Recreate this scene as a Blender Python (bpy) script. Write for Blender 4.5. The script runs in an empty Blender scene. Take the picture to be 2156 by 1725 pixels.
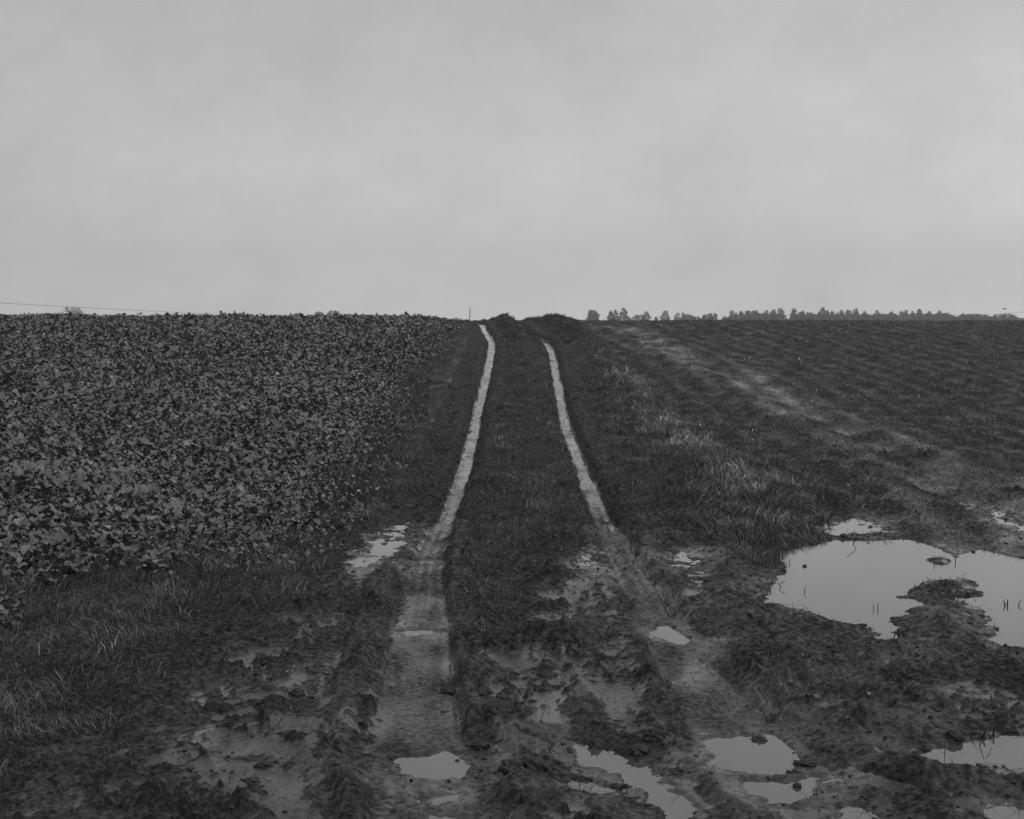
import bpy, math, random
import numpy as np
from mathutils import Vector

random.seed(7)
RNG = np.random.default_rng(11)
S = bpy.context.scene
COL = S.collection
R = math.radians

# ------------------------------------------------------------------ camera
CAM_H = 2.04
PW, PH, PF = 2156.0, 1725.0, 2994.0         # photo measuring grid and focal length in its pixels
PITCH = math.atan((PH/2 - 690.0)/PF)
cam_data = bpy.data.cameras.new("camera")
cam_data.sensor_width = 36.0
cam_data.sensor_fit = 'HORIZONTAL'
cam_data.lens = 36.0*PF/PW
cam_data.clip_start = 0.1
cam_data.clip_end = 8000
cam = bpy.data.objects.new("camera", cam_data)
COL.objects.link(cam)
cam.location = (0, 0, CAM_H)
cam.rotation_euler = (math.pi/2 - PITCH, 0, 0)
S.camera = cam
S.render.resolution_x, S.render.resolution_y = 1024, 819

# ------------------------------------------------------------------ world, sun, exposure
SUN_EL, SUN_AZ = R(50), R(115)
w = bpy.data.worlds.new("World")
S.world = w
w.use_nodes = True
nt = w.node_tree
for n in list(nt.nodes):
    nt.nodes.remove(n)
def wn(t, **k):
    n = nt.nodes.new(t)
    for a, b in k.items():
        setattr(n, a, b)
    return n
out = wn('ShaderNodeOutputWorld')
bg = wn('ShaderNodeBackground'); bg.inputs[1].default_value = 0.1
sky = wn('ShaderNodeTexSky', sky_type='NISHITA', sun_disc=False)
sky.sun_elevation = SUN_EL; sky.sun_rotation = SUN_AZ; sky.dust_density = 6; sky.air_density = 1
bw = wn('ShaderNodeRGBToBW')
tc = wn('ShaderNodeTexCoord')
mp = wn('ShaderNodeMapping'); mp.inputs['Scale'].default_value = (3, 3, 4.5)
nz = wn('ShaderNodeTexNoise'); nz.inputs['Scale'].default_value = 2.2; nz.inputs['Detail'].default_value = 8; nz.inputs['Roughness'].default_value = 0.68
mr = wn('ShaderNodeMapRange'); mr.inputs[1].default_value = 0.3; mr.inputs[2].default_value = 0.7
mr.inputs[3].default_value = 4.95; mr.inputs[4].default_value = 6.0     # overcast layer radiance (x strength 0.1)
# overcast brightening: paler near the horizon, brighter again towards the sun's side
sep = wn('ShaderNodeSeparateXYZ')
hz = wn('ShaderNodeMapRange'); hz.inputs[1].default_value = 0.0; hz.inputs[2].default_value = 0.22
hz.inputs[3].default_value = 1.36; hz.inputs[4].default_value = 0.94
hx = wn('ShaderNodeMapRange'); hx.inputs[1].default_value = -0.35; hx.inputs[2].default_value = 0.40
hx.inputs[3].default_value = 0.88; hx.inputs[4].default_value = 1.05
m1 = wn('ShaderNodeMath', operation='MULTIPLY'); m2 = wn('ShaderNodeMath', operation='MULTIPLY')
mix = wn('ShaderNodeMath', operation='ADD')
sc = wn('ShaderNodeMath', operation='MULTIPLY'); sc.inputs[1].default_value = 0.05
L = nt.links.new
L(sky.outputs[0], bw.inputs[0]); L(bw.outputs[0], sc.inputs[0])
L(tc.outputs['Generated'], mp.inputs[0]); L(mp.outputs[0], nz.inputs['Vector']); L(nz.outputs[0], mr.inputs[0])
L(tc.outputs['Generated'], sep.inputs[0]); L(sep.outputs['Z'], hz.inputs[0]); L(sep.outputs['X'], hx.inputs[0])
L(mr.outputs[0], m1.inputs[0]); L(hz.outputs[0], m1.inputs[1])
L(m1.outputs[0], m2.inputs[0]); L(hx.outputs[0], m2.inputs[1])
L(m2.outputs[0], mix.inputs[0]); L(sc.outputs[0], mix.inputs[1])
L(mix.outputs[0], bg.inputs[0]); L(bg.outputs[0], out.inputs[0])

sd_ = bpy.data.lights.new("sun", 'SUN'); sd_.energy = 0.6; sd_.angle = R(14)
sun = bpy.data.objects.new("sun", sd_); COL.objects.link(sun)
sv = Vector((math.sin(SUN_AZ)*math.cos(SUN_EL), math.cos(SUN_AZ)*math.cos(SUN_EL), math.sin(SUN_EL)))
sun.rotation_euler = sv.to_track_quat('Z', 'Y').to_euler()
sun.location = (0, 0, 30)

S.view_settings.view_transform = 'Standard'
S.view_settings.look = 'None'
S.view_settings.exposure = 0.0
S.view_settings.gamma = 1.0
S.render.engine = 'CYCLES'

# ------------------------------------------------------------------ naming helpers
def tag(o, label=None, cat=None, group=None, kind=None):
    if label: o['label'] = label
    if cat: o['category'] = cat
    if group: o['group'] = group
    if kind: o['kind'] = kind
    return o

def mesh_np(name, V, F, mat, parent=None, attrs=None, smooth=False, loc=None):
    """V (n,3), F list of (m,k) int arrays"""
    me = bpy.data.meshes.new(name)
    V = np.ascontiguousarray(V, dtype=np.float32)
    if not isinstance(F, (list, tuple)):
        F = [F]
    F = [f for f in F if len(f)]
    me.vertices.add(len(V)); me.vertices.foreach_set('co', V.ravel())
    nl = sum(f.size for f in F); nf = sum(len(f) for f in F)
    me.loops.add(nl); me.polygons.add(nf)
    me.loops.foreach_set('vertex_index', np.concatenate([f.ravel() for f in F]).astype(np.int32))
    tot = np.concatenate([np.full(len(f), f.shape[1]) for f in F]).astype(np.int32)
    st = np.concatenate([[0], np.cumsum(tot)[:-1]]).astype(np.int32)
    me.polygons.foreach_set('loop_start', st)
    me.update(calc_edges=True)
    if attrs:
        for k, a in attrs.items():
            at = me.attributes.new(k, 'FLOAT', 'POINT')
            at.data.foreach_set('value', np.ascontiguousarray(a, dtype=np.float32))
    if smooth:
        me.polygons.foreach_set('use_smooth', np.ones(nf, dtype=bool))
    me.materials.append(mat)
    o = bpy.data.objects.new(name, me)
    COL.objects.link(o)
    if parent: o.parent = parent
    if loc is not None: o.location = loc
    return o

def empty(name, loc):
    o = bpy.data.objects.new(name, None); COL.objects.link(o); o.location = loc
    o.empty_display_size = 0.2
    return o

# ------------------------------------------------------------------ materials
def mat_new(name):
    m = bpy.data.materials.new(name); m.use_nodes = True
    nt = m.node_tree
    b = nt.nodes['Principled BSDF']
    return m, nt, b

def g(v): return (v, v, v, 1)

def simple_mat(name, v, rough=0.7, spec=0.5, var=0.4, scale=8.0, attr=None, bump=0.0, bscale=40.):
    m, nt, b = mat_new(name)
    n = nt.nodes.new('ShaderNodeTexNoise'); n.inputs['Scale'].default_value = scale; n.inputs['Detail'].default_value = 4
    tc = nt.nodes.new('ShaderNodeTexCoord'); nt.links.new(tc.outputs['Object'], n.inputs['Vector'])
    r = nt.nodes.new('ShaderNodeMapRange'); r.inputs[1].default_value = .3; r.inputs[2].default_value = .7
    r.inputs[3].default_value = v*(1-var); r.inputs[4].default_value = v*(1+var)
    nt.links.new(n.outputs[0], r.inputs[0])
    src = r.outputs[0]
    if attr:
        a = nt.nodes.new('ShaderNodeAttribute'); a.attribute_name = attr
        mm = nt.nodes.new('ShaderNodeMath'); mm.operation = 'MULTIPLY'
        nt.links.new(src, mm.inputs[0]); nt.links.new(a.outputs['Fac'], mm.inputs[1]); src = mm.outputs[0]
    nt.links.new(src, b.inputs['Base Color'])
    b.inputs['Roughness'].default_value = rough
    b.inputs['Specular IOR Level'].default_value = spec
    if bump:
        n2 = nt.nodes.new('ShaderNodeTexNoise'); n2.inputs['Scale'].default_value = bscale; n2.inputs['Detail'].default_value = 4
        nt.links.new(tc.outputs['Object'], n2.inputs['Vector'])
        bp = nt.nodes.new('ShaderNodeBump'); bp.inputs['Strength'].default_value = 0.7; bp.inputs['Distance'].default_value = bump
        nt.links.new(n2.outputs[0], bp.inputs['Height']); nt.links.new(bp.outputs[0], b.inputs['Normal'])
    return m

def ground_mat():
    m, nt, b = mat_new('wet_mud')
    N = nt.nodes.new; Lk = nt.links.new
    tc = N('ShaderNodeTexCoord')
    aw = N('ShaderNodeAttribute'); aw.attribute_name = 'wet'
    ag = N('ShaderNodeAttribute'); ag.attribute_name = 'turf'
    n1 = N('ShaderNodeTexNoise'); n1.inputs['Scale'].default_value = 7; n1.inputs['Detail'].default_value = 8; n1.inputs['Roughness'].default_value = .65
    n2 = N('ShaderNodeTexNoise'); n2.inputs['Scale'].default_value = 48; n2.inputs['Detail'].default_value = 6; n2.inputs['Roughness'].default_value = .7
    n3 = N('ShaderNodeTexNoise'); n3.inputs['Scale'].default_value = 28; n3.inputs['Detail'].default_value = 6; n3.inputs['Roughness'].default_value = .6
    for n in (n1, n2, n3): Lk(tc.outputs['Object'], n.inputs['Vector'])
    r = N('ShaderNodeMapRange'); r.inputs[1].default_value = .3; r.inputs[2].default_value = .7; r.inputs[3].default_value = .010; r.inputs[4].default_value = .034
    Lk(n1.outputs[0], r.inputs[0])
    # wet = pores filled: a bit darker; dry crumbs paler
    r2 = N('ShaderNodeMapRange'); r2.inputs[1].default_value = .40; r2.inputs[2].default_value = .62; r2.inputs[3].default_value = .6; r2.inputs[4].default_value = 1.4
    Lk(n2.outputs[0], r2.inputs[0])
    mu = N('ShaderNodeMath'); mu.operation = 'MULTIPLY'; Lk(r.outputs[0], mu.inputs[0]); Lk(r2.outputs[0], mu.inputs[1])
    gm = N('ShaderNodeMix'); gm.data_type = 'FLOAT'
    gd = N('ShaderNodeMath'); gd.operation = 'MULTIPLY'; gd.inputs[1].default_value = .8; Lk(mu.outputs[0], gd.inputs[0])
    Lk(ag.outputs['Fac'], gm.inputs[0]); Lk(mu.outputs[0], gm.inputs[2]); Lk(gd.outputs[0], gm.inputs[3])
    Lk(gm.outputs[0], b.inputs['Base Color'])
    # film of water: broken up by noise
    th = N('ShaderNodeMath'); th.operation = 'SUBTRACT'; Lk(n3.outputs[0], th.inputs[0]); th.inputs[1].default_value = .5
    iv = N('ShaderNodeMath'); iv.operation = 'MULTIPLY_ADD'; iv.inputs[1].default_value = -2.4; iv.inputs[2].default_value = 2.8; Lk(aw.outputs['Fac'], iv.inputs[0])
    t2 = N('ShaderNodeMath'); t2.operation = 'MULTIPLY_ADD'; Lk(iv.outputs[0], t2.inputs[1]); Lk(th.outputs[0], t2.inputs[0]); Lk(aw.outputs['Fac'], t2.inputs[2])
    ro = N('ShaderNodeMapRange'); ro.inputs[1].default_value = .15; ro.inputs[2].default_value = .85; ro.inputs[3].default_value = .9; ro.inputs[4].default_value = .06
    Lk(t2.outputs[0], ro.inputs[0]); Lk(ro.outputs[0], b.inputs['Roughness'])
    sp = N('ShaderNodeMapRange'); sp.inputs[1].default_value = .0; sp.inputs[2].default_value = .9; sp.inputs[3].default_value = .12; sp.inputs[4].default_value = 1.0
    Lk(t2.outputs[0], sp.inputs[0]); Lk(sp.outputs[0], b.inputs['Specular IOR Level'])
    # fine relief
    ad = N('ShaderNodeMath'); ad.operation = 'MULTIPLY_ADD'; ad.inputs[1].default_value = 2.2; Lk(n3.outputs[0], ad.inputs[0]); Lk(n2.outputs[0], ad.inputs[2])
    bd = N('ShaderNodeMapRange'); bd.inputs[1].default_value = .2; bd.inputs[2].default_value = 1.; bd.inputs[3].default_value = .9; bd.inputs[4].default_value = .05
    Lk(aw.outputs['Fac'], bd.inputs[0])
    bp = N('ShaderNodeBump'); bp.inputs['Distance'].default_value = .010
    Lk(bd.outputs[0], bp.inputs['Strength']); Lk(ad.outputs[0], bp.inputs['Height']); Lk(bp.outputs[0], b.inputs['Normal'])
    return m
M_GROUND = ground_mat()

def water_mat():
    m, nt, b = mat_new('muddy_water')
    b.inputs['Base Color'].default_value = g(.075)
    b.inputs['Roughness'].default_value = .03
    b.inputs['IOR'].default_value = 1.62
    b.inputs['Specular IOR Level'].default_value = 1.0
    n = nt.nodes.new('ShaderNodeTexNoise'); n.inputs['Scale'].default_value = 9; n.inputs['Detail'].default_value = 2
    tc = nt.nodes.new('ShaderNodeTexCoord'); nt.links.new(tc.outputs['Object'], n.inputs['Vector'])
    bp = nt.nodes.new('ShaderNodeBump'); bp.inputs['Strength'].default_value = .12; bp.inputs['Distance'].default_value = .002
    nt.links.new(n.outputs[0], bp.inputs['Height']); nt.links.new(bp.outputs[0], b.inputs['Normal'])
    return m
M_WATER = water_mat()
M_GRASS = simple_mat('grass_blades', .068, .45, .45, .35, 3.0, 'tone')
M_LEAF = simple_mat('crop_leaf', .078, .45, .5, .35, 14.0, 'tone')
M_LITTER = simple_mat('dead_straw', .05, .7, .25, .3, 6.0, 'tone')
M_CLOD = simple_mat('mud_clod', .030, .55, .45, .4, 20.0, None, .01, 45.)
M_STEM = simple_mat('dead_stem', .018, .8, .2, .3, 30.0)
M_STRAW = simple_mat('pale_straw', .45, .6, .3, .2, 30.0)
M_BARK = simple_mat('tree_bark', .035, .9, .1, .3, 3.0)
M_NEEDLE = simple_mat('tree_foliage', .035, .85, .1, .4, .8, 'tone')
M_CABLE = simple_mat('cable', .03, .6, .3, .1, 1.)
M_BIRD = simple_mat('bird_feathers', .02, .8, .1, .2, 20.)
M_STONE = simple_mat('pale_stone', .35, .6, .3, .3, 60.)

# ------------------------------------------------------------------ noise
def _hash(ix, iy, s):
    h = (ix.astype(np.int64)*374761393 + iy.astype(np.int64)*668265263 + s*974634777) & 0xffffffff
    h = ((h ^ (h >> 13))*1274126177) & 0xffffffff
    return (h ^ (h >> 16)) & 0xffff
_ang = np.linspace(0, 2*np.pi, 65536, endpoint=False)
_GX, _GY = np.cos(_ang).astype(np.float32), np.sin(_ang).astype(np.float32)
def perlin(x, y, s=0):
    x0 = np.floor(x); y0 = np.floor(y)
    fx = (x-x0).astype(np.float32); fy = (y-y0).astype(np.float32)
    u = fx*fx*fx*(fx*(fx*6-15)+10); v = fy*fy*fy*(fy*(fy*6-15)+10)
    def c(i, j):
        h = _hash(x0+i, y0+j, s)
        return _GX[h]*(fx-i) + _GY[h]*(fy-j)
    a = c(0, 0); b = c(1, 0); cc = c(0, 1); d = c(1, 1)
    return ((a+(b-a)*u) + ((cc+(d-cc)*u)-(a+(b-a)*u))*v)*1.4
def fbm(x, y, s=0, o=4, g_=.5):
    t = 0; a = 1.
    for i in range(o):
        t = t + a*perlin(x*2**i+i*17.3, y*2**i-i*9.1, s+i); a *= g_
    return t
def sstep(a, b, x):
    t = np.clip((x-a)/(b-a), 0, 1); return t*t*(3-2*t)

# ------------------------------------------------------------------ land profile
_tY = np.array([-200, 0, 5, 8, 14.5, 20, 25, 31, 39, 46, 51, 56, 61, 70, 90, 140, 250, 600, 5000.])
_tZ = np.array([-.5, 0, 0, .0, .05, .24, .44, .86, 1.49, 1.97, 2.20, 2.27, 2.25, 2.0, 1.2, .0, -1.5, -2.5, -4.])
_py = np.concatenate([np.linspace(-200, 100, 3001), np.linspace(101, 5000, 2000)])
_pz = np.interp(_py, _tY, _tZ)
_k = np.exp(-np.linspace(-2, 2, 41)**2); _k /= _k.sum()
_pz[:3001] = np.convolve(np.pad(_pz[:3001], 20, mode='edge'), _k, 'valid')
def profile(y): return np.interp(y, _py, _pz)

cp, sp_ = math.cos(PITCH), math.sin(PITCH)
def ray(px, py):
    a = (px-PW/2)/PF; b = -(py-PH/2)/PF
    d = np.array([a, cp + b*sp_, -sp_ + b*cp])
    return d/d[1]
_sy = np.linspace(3, 54, 20400); _sz = profile(_sy)
def P(px, py):
    """ground point seen at this place of the photo"""
    d = ray(px, py)
    k = np.nonzero(CAM_H + d[2]*_sy <= _sz)[0]
    Y = _sy[k[0]] if len(k) else 53.0
    return (d[0]*Y, Y)
def PD(px, Y): return ((px-PW/2)/PF/cp*Y, Y)       # a point at a known distance, for the crest and beyond
def PP(L_): return np.array([P(*q) if len(q) == 2 else PD(q[0], q[1]) for q in L_])

def seg_scan(x, y, pts, Rr):
    """distance, signed side, length along for a polyline; only near it"""
    pts = np.asarray(pts); n = x.size
    D = np.full(n, 1e3); Sg = np.zeros(n); T = np.zeros(n)
    acc = 0.
    for (a, b) in zip(pts[:-1], pts[1:]):
        dx, dy = b-a; l = math.hypot(dx, dy)
        if l < 1e-6: continue
        m = (x > min(a[0], b[0])-Rr) & (x < max(a[0], b[0])+Rr) & (y > min(a[1], b[1])-Rr) & (y < max(a[1], b[1])+Rr)
        idx = np.nonzero(m)[0]
        if len(idx):
            px, py = x[idx]-a[0], y[idx]-a[1]
            t = np.clip((px*dx+py*dy)/(l*l), 0, 1)
            qx, qy = px-t*dx, py-t*dy
            d = np.hypot(qx, qy)
            up = d < D[idx]
            ii = idx[up]
            D[ii] = d[up]; Sg[ii] = np.sign(px*dy-py*dx)[up]; T[ii] = acc+t[up]*l
        acc += l
    return D, Sg, T

def poly_sd(x, y, pts, Rr=1.5):
    """signed distance to polygon, negative inside (clipped at Rr outside)"""
    pts = np.asarray(pts); c = np.vstack([pts, pts[:1]])
    D, _, _ = seg_scan(x, y, c, Rr)
    D = np.minimum(D, Rr)
    inside = np.zeros(x.size, bool)
    mn, mx = pts.min(0), pts.max(0)
    idx = np.nonzero((x >= mn[0]) & (x <= mx[0]) & (y >= mn[1]) & (y <= mx[1]))[0]
    if len(idx):
        X, Y = x[idx], y[idx]; ins = np.zeros(len(idx), bool)
        for a, b in zip(c[:-1], c[1:]):
            if a[1] == b[1]: continue
            cond = ((a[1] > Y) != (b[1] > Y)) & (X < (b[0]-a[0])*(Y-a[1])/(b[1]-a[1])+a[0])
            ins ^= cond
        inside[idx] = ins
    return np.where(inside, -D, D)

def catmull(pts, k=6):
    pts = np.asarray(pts, float)
    P_ = np.vstack([2*pts[0]-pts[1], pts, 2*pts[-1]-pts[-2]])
    o = []
    for i in range(1, len(P_)-2):
        for t in np.linspace(0, 1, k, endpoint=False):
            a, b, c, d = P_[i-1], P_[i], P_[i+1], P_[i+2]
            o.append(.5*((2*b)+(-a+c)*t+(2*a-5*b+4*c-d)*t*t+(-a+3*b-3*c+d)*t**3))
    o.append(pts[-1]); return np.array(o)

# wheel ruts (far to near)
def track(far, near): return catmull([PD(*q) for q in far] + [P(*q) for q in near])
RUT_L = track([(940, 75), (975, 62), (1008, 54)], [(1022, 694), (1034, 712), (1033, 740), (1020, 800), (1006, 850), (997, 900), (985, 950), (970, 1000), (950, 1050), (930, 1100), (908, 1150), (895, 1200), (888, 1260), (882, 1330), (880, 1400), (880, 1500), (885, 1600), (892, 1700), (896, 1800), (900, 2100)])
RUT_R = track([(1020, 75), (1050, 62), (1082, 54)], [(1112, 698), (1146, 714), (1162, 740), (1174, 800), (1184, 850), (1196, 900), (1214, 950), (1236, 1000), (1258, 1050), (1284, 1100), (1312, 1160), (1345, 1220), (1385, 1290), (1425, 1345), (1470, 1400), (1525, 1470), (1580, 1550), (1625, 1620), (1680, 1700), (1750, 1800), (1900, 2100)])
# ridges of squeezed mud, (points, height, half width)
RIDGES = [
    (catmull(PP([(893, 1085), (860, 1140), (825, 1185), (800, 1280), (772, 1350), (745, 1450), (728, 1550), (715, 1640), (705, 1760)])), .085, .13),
    (catmull(PP([(968, 1060), (962, 1130), (945, 1220), (955, 740), (975, 1400), (985, 1500), (1005, 1600), (1030, 1720), (1050, 1800)])), .05, .08),
    (catmull(PP([(1345, 1140), (1400, 1225), (1470, 740), (1560, 1390), (1650, 1480), (1715, 1550), (1790, 1590), (1900, 1618), (2020, 1642), (2156, 1655), (2400, 1680)])), .105, .17),
    (catmull(PP([(1240, 1040), (1262, 1100), (1295, 1180), (1318, 1260), (1350, 1340), (1395, 1410), (1440, 1480), (1478, 1570), (1520, 1640), (1570, 1690), (1640, 1790)])), .085, .13),
    (catmull(PP([(1020, 1600), (1110, 1625), (1190, 1640), (1280, 1675), (1360, 1710), (1420, 1790)])), .07, .16),
    (catmull(PP([(1720, 1668), (1800, 1680), (1900, 1700), (2020, 1735), (2100, 1790)])), .07, .13),
    (catmull(PP([(560, 1585), (640, 1640), (690, 1700), (720, 1790)])), .04, .08),
    (catmull(PP([(700, 1330), (665, 1420), (640, 1500)])), .035, .07),
    (catmull(PP([(1230, 1490), (1260, 1555), (1330, 1570), (1400, 1560)])), .05, .12),
    (catmull(PP([(1960, 1270), (1985, 1330), (1960, 1420), (1900, 1500), (1830, 1560)])), .10, .30),
    (catmull(PP([(1610, 740), (1700, 1335), (1790, 1340), (1820, 1400), (1760, 1440)])), .06, .22),
    (catmull(PP([(1850, 1520), (1885, 1515), (1930, 1530)])), .10, .12),
    (catmull(PP([(1300, 1690), (1440, 1700), (1560, 1760)])), .05, .12),
]
# narrow crisp edges cut by tyre shoulders (points, depth, half width)
GROOVES = [
    (catmull(PP([(1335, 1150), (1385, 1235), (1450, 1320), (1535, 1410), (1620, 1500), (1690, 1565), (1790, 1612), (1950, 1650), (2156, 1672)])), .045, .035),
    (catmull(PP([(1235, 1090), (1275, 1190), (1300, 1270), (1335, 1350), (1385, 1425), (1430, 1500), (1462, 1580), (1500, 1650), (1560, 1730)])), .035, .03),
    (catmull(PP([(975, 1150), (968, 1230), (975, 1310), (998, 1400), (1012, 1500), (1035, 1600), (1065, 1740)])), .035, .03),
    (catmull(PP([(850, 1190), (822, 1280), (800, 1360), (775, 1450), (760, 1550), (755, 1640), (750, 1740)])), .045, .035),
    (catmull(PP([(770, 1230), (735, 1310), (700, 1400), (690, 1500), (700, 1600), (690, 1740)])), .03, .03),
    (catmull(PP([(1150, 1330), (1200, 1430), (1260, 1520), (1300, 1560)])), .03, .03),
    (catmull(PP([(1560, 1290), (1660, 1400), (1760, 1500), (1860, 1580)])), .03, .035),
    (catmull(PP([(1500, 1660), (1570, 1700), (1650, 1780)])), .035, .03),
]
# shallow secondary wheel traces (points, depth, half width)
TRACES = [
    (catmull(PP([(872, 1040), (800, 1140), (745, 1240), (705, 1330), (670, 1430), (640, 1540)])), .03, .14),
    (catmull(PP([(500, 1560), (590, 1620), (640, 1680), (680, 1760)])), .035, .16),
    (catmull(PP([(1150, 1560), (1260, 1590), (1350, 1620), (1410, 1670), (1450, 1760)])), .05, .16),
    (catmull(PP([(1240, 1130), (1235, 1200), (1255, 740), (1300, 1400), (1310, 1500)])), .03, .12),
    (catmull(PP([(1700, 1590), (1800, 1630), (1950, 1665), (2156, 1690), (2400, 1720)])), .035, .13),
    (catmull(PP([(1075, 1380), (1130, 1460), (1200, 1540), (1290, 1640), (1370, 1760)])), .025, .12),
    (catmull(PP([(1300, 690), (1400, 730), (1530, 775), (1650, 830), (1800, 900), (1960, 980), (2156, 1120), (2400, 740)])), .05, .35),
    (catmull(PP([(1480, 690), (1650, 715), (1850, 760), (2156, 850), (2500, 960)])), .05, .3),
    (catmull(PP([(1270, 700), (1380, 760), (1500, 830), (1640, 920), (1800, 1030)])), .05, .3),
    (catmull(PP([(1700, 690), (1950, 715), (2300, 770)])), .05, .3),
]
VERGE_EDGE = catmull([PD(1170, 56)] + [P(*q) for q in [(1200, 694), (1262, 735), (1335, 790), (1390, 850), (1450, 915), (1540, 965), (1640, 1030), (1700, 1090), (1700, 1140)]])

# puddles: outline, islands, depth, roughness of the bed, label
PUD = [
    dict(o=[(1608, 1272), (1622, 1240), (1652, 1190), (1632, 1165), (1700, 1150), (1760, 1133), (1830, 1136), (1900, 1133), (1970, 1150), (2010, 1172), (2060, 1155), (2120, 1168), (2200, 1185), (2400, 1230), (2450, 1330), (2300, 1372), (2156, 1366), (2092, 1364), (2086, 1330), (2078, 1292), (2024, 1268), (1960, 1266), (1915, 1290), (1878, 1305), (1904, 1350), (1850, 1352), (1812, 1316), (1740, 1308), (1690, 1284), (1640, 1275)],
         isl=[[(1893, 1258), (1930, 1240), (1950, 1222), (1990, 1226), (2030, 1220), (2066, 1242), (2050, 1262), (2015, 1256), (1990, 1272), (1950, 1270), (1930, 1262)], [(1955, 1178), (1985, 1174), (2012, 1182), (1990, 1187), (1960, 1186)]],
         d=.05, n=.35, lab='large pale puddle with mud islet at the edge of the right field'),
    dict(o=[(806, 1616), (828, 1600), (880, 1591), (915, 1579), (985, 1586), (988, 1625), (962, 1640), (930, 1648), (880, 1641), (830, 1634)], isl=[], d=.05, n=.5,
         lab='oval puddle lying in the left wheel rut at the front'),
    dict(o=[(1188, 1570), (1240, 1566), (1300, 1584), (1335, 1602), (1378, 1620), (1402, 1650), (1445, 1680), (1470, 1740), (1480, 1800), (1420, 1790), (1396, 1710), (1330, 1660), (1270, 1628), (1210, 1598)], isl=[], d=.05, n=.5,
         lab='long curved puddle running diagonally between the two ruts'),
    dict(o=[(1195, 1640), (1250, 1645), (1300, 1664), (1262, 1674), (1215, 1664)], isl=[], d=.03, n=.8, lab='tiny puddle in the mud just left of the long curved puddle'),
    dict(o=[(1478, 1566), (1500, 1555), (1560, 1549), (1620, 1547), (1650, 1560), (1690, 1592), (1712, 1618), (1680, 1633), (1600, 1636), (1545, 1632), (1502, 1610)], isl=[], d=.06, n=.4,
         lab='broad smooth puddle in the right wheel rut'),
    dict(o=[(1560, 1647), (1640, 1645), (1728, 1636), (1700, 1692), (1625, 1697), (1590, 1675)], isl=[], d=.04, n=.6, lab='small puddle just below the broad one in the right rut'),
    dict(o=[(1930, 1588), (1990, 1570), (2060, 1560), (2120, 1545), (2220, 1550), (2300, 1600), (2220, 1625), (2120, 1628), (2060, 1614), (2000, 1612), (1960, 1602)], isl=[[(2045, 1622), (2070, 1610), (2110, 1618), (2100, 1630), (2060, 1630)]], d=.05, n=.5,
         lab='puddle with bent stems at the lower right edge of the picture'),
    dict(o=[(1745, 1722), (1770, 1705), (1800, 1700), (1838, 1712), (1858, 1780), (1740, 1790)], isl=[], d=.04, n=.5, lab='small round puddle cut by the bottom edge of the picture'),
    dict(o=[(1358, 1330), (1392, 1316), (1430, 1328), (1456, 1346), (1444, 1368), (1402, 1352)], isl=[], d=.035, n=.7, lab='small bright puddle halfway along the right rut'),
    dict(o=[(828, 1333), (860, 1326), (905, 1325), (938, 1331), (900, 1341), (845, 1343)], isl=[], d=.03, n=.7, lab='small flat puddle in the left rut, farther than the oval one'),
    dict(o=[(715, 1182), (770, 1142), (800, 1118), (850, 1096), (880, 1100), (868, 1150), (835, 1175), (790, 1198), (730, 1194)], isl=[], d=.012, n=1.1, lab='shallow broken puddle outside the left rut beside the grass verge'),
    dict(o=[(1690, 1120), (1740, 1095), (1800, 1088), (1860, 1100), (1900, 1122), (1830, 1131), (1750, 1129)], isl=[], d=.010, n=1.1, lab='streaky shallow water just behind the large puddle'),
    dict(o=[(2040, 1062), (2080, 1062), (2156, 1098), (2260, 1140), (2260, 1165), (2156, 1135), (2080, 1095)], isl=[], d=.007, n=1.3, lab='shallow glinting water in the field right behind the large puddle'),
    dict(o=[(1390, 1160), (1450, 1150), (1495, 1175), (1490, 1230), (1450, 1232), (1410, 1200)], isl=[], d=.010, n=1.1, lab='shallow broken puddle right of the right rut below the verge'),
    dict(o=[(1208, 1150), (1245, 1150), (1270, 1215), (1240, 1225), (1205, 1190)], isl=[], d=.012, n=1.0, lab='shallow puddle left of the right rut at the end of the grass strip'),
    dict(o=[(2060, 1705), (2120, 1698), (2250, 1715), (2250, 1770), (2120, 1750)], isl=[], d=.03, n=.8, lab='sliver of puddle in the bottom right corner'),
    dict(o=[(862, 1672), (900, 1665), (985, 1668), (990, 1730), (940, 1740), (880, 1735), (850, 1700)], isl=[], d=.006, n=1.2, lab='shallow water in the tyre marks below the oval puddle'),
    dict(o=[(862, 1190), (900, 1186), (905, 1202), (868, 1204)], isl=[], d=.015, n=.9, lab='tiny puddle under the ridge at the far end of the left rut mud'),
]
def plane_pts(L_, z):
    r_ = []
    for q in L_:
        d = ray(*q); Y = (z-CAM_H)/d[2]; r_.append((d[0]*Y, Y))
    return np.array(r_)
IN_RUT = (1, 2, 4, 5, 8, 9, 16, 17)
for k_, p in enumerate(PUD):
    p['w'] = PP(p['o'])
    zz = profile(p['w'][:, 1])
    p['off'] = .058 if k_ in IN_RUT else .038
    p['lev'] = float(np.percentile(zz, 30)) - (.035 if p['n'] < .85 else .02)
PUD[11]['lev'] = PUD[0]['lev']+.012; PUD[12]['lev'] = float(profile(PUD[12]['w'][:,1].mean()))-.015
for k_ in IN_RUT: PUD[k_]['lev'] -= .018
PUD[5]['lev'] = PUD[4]['lev']; PUD[3]['lev'] = PUD[2]['lev']; PUD[16]['lev'] = PUD[1]['lev']
for p in PUD:
    p['w'] = plane_pts(p['o'], p['lev']); p['iw'] = [plane_pts(i, p['lev']) for i in p['isl']]
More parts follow.
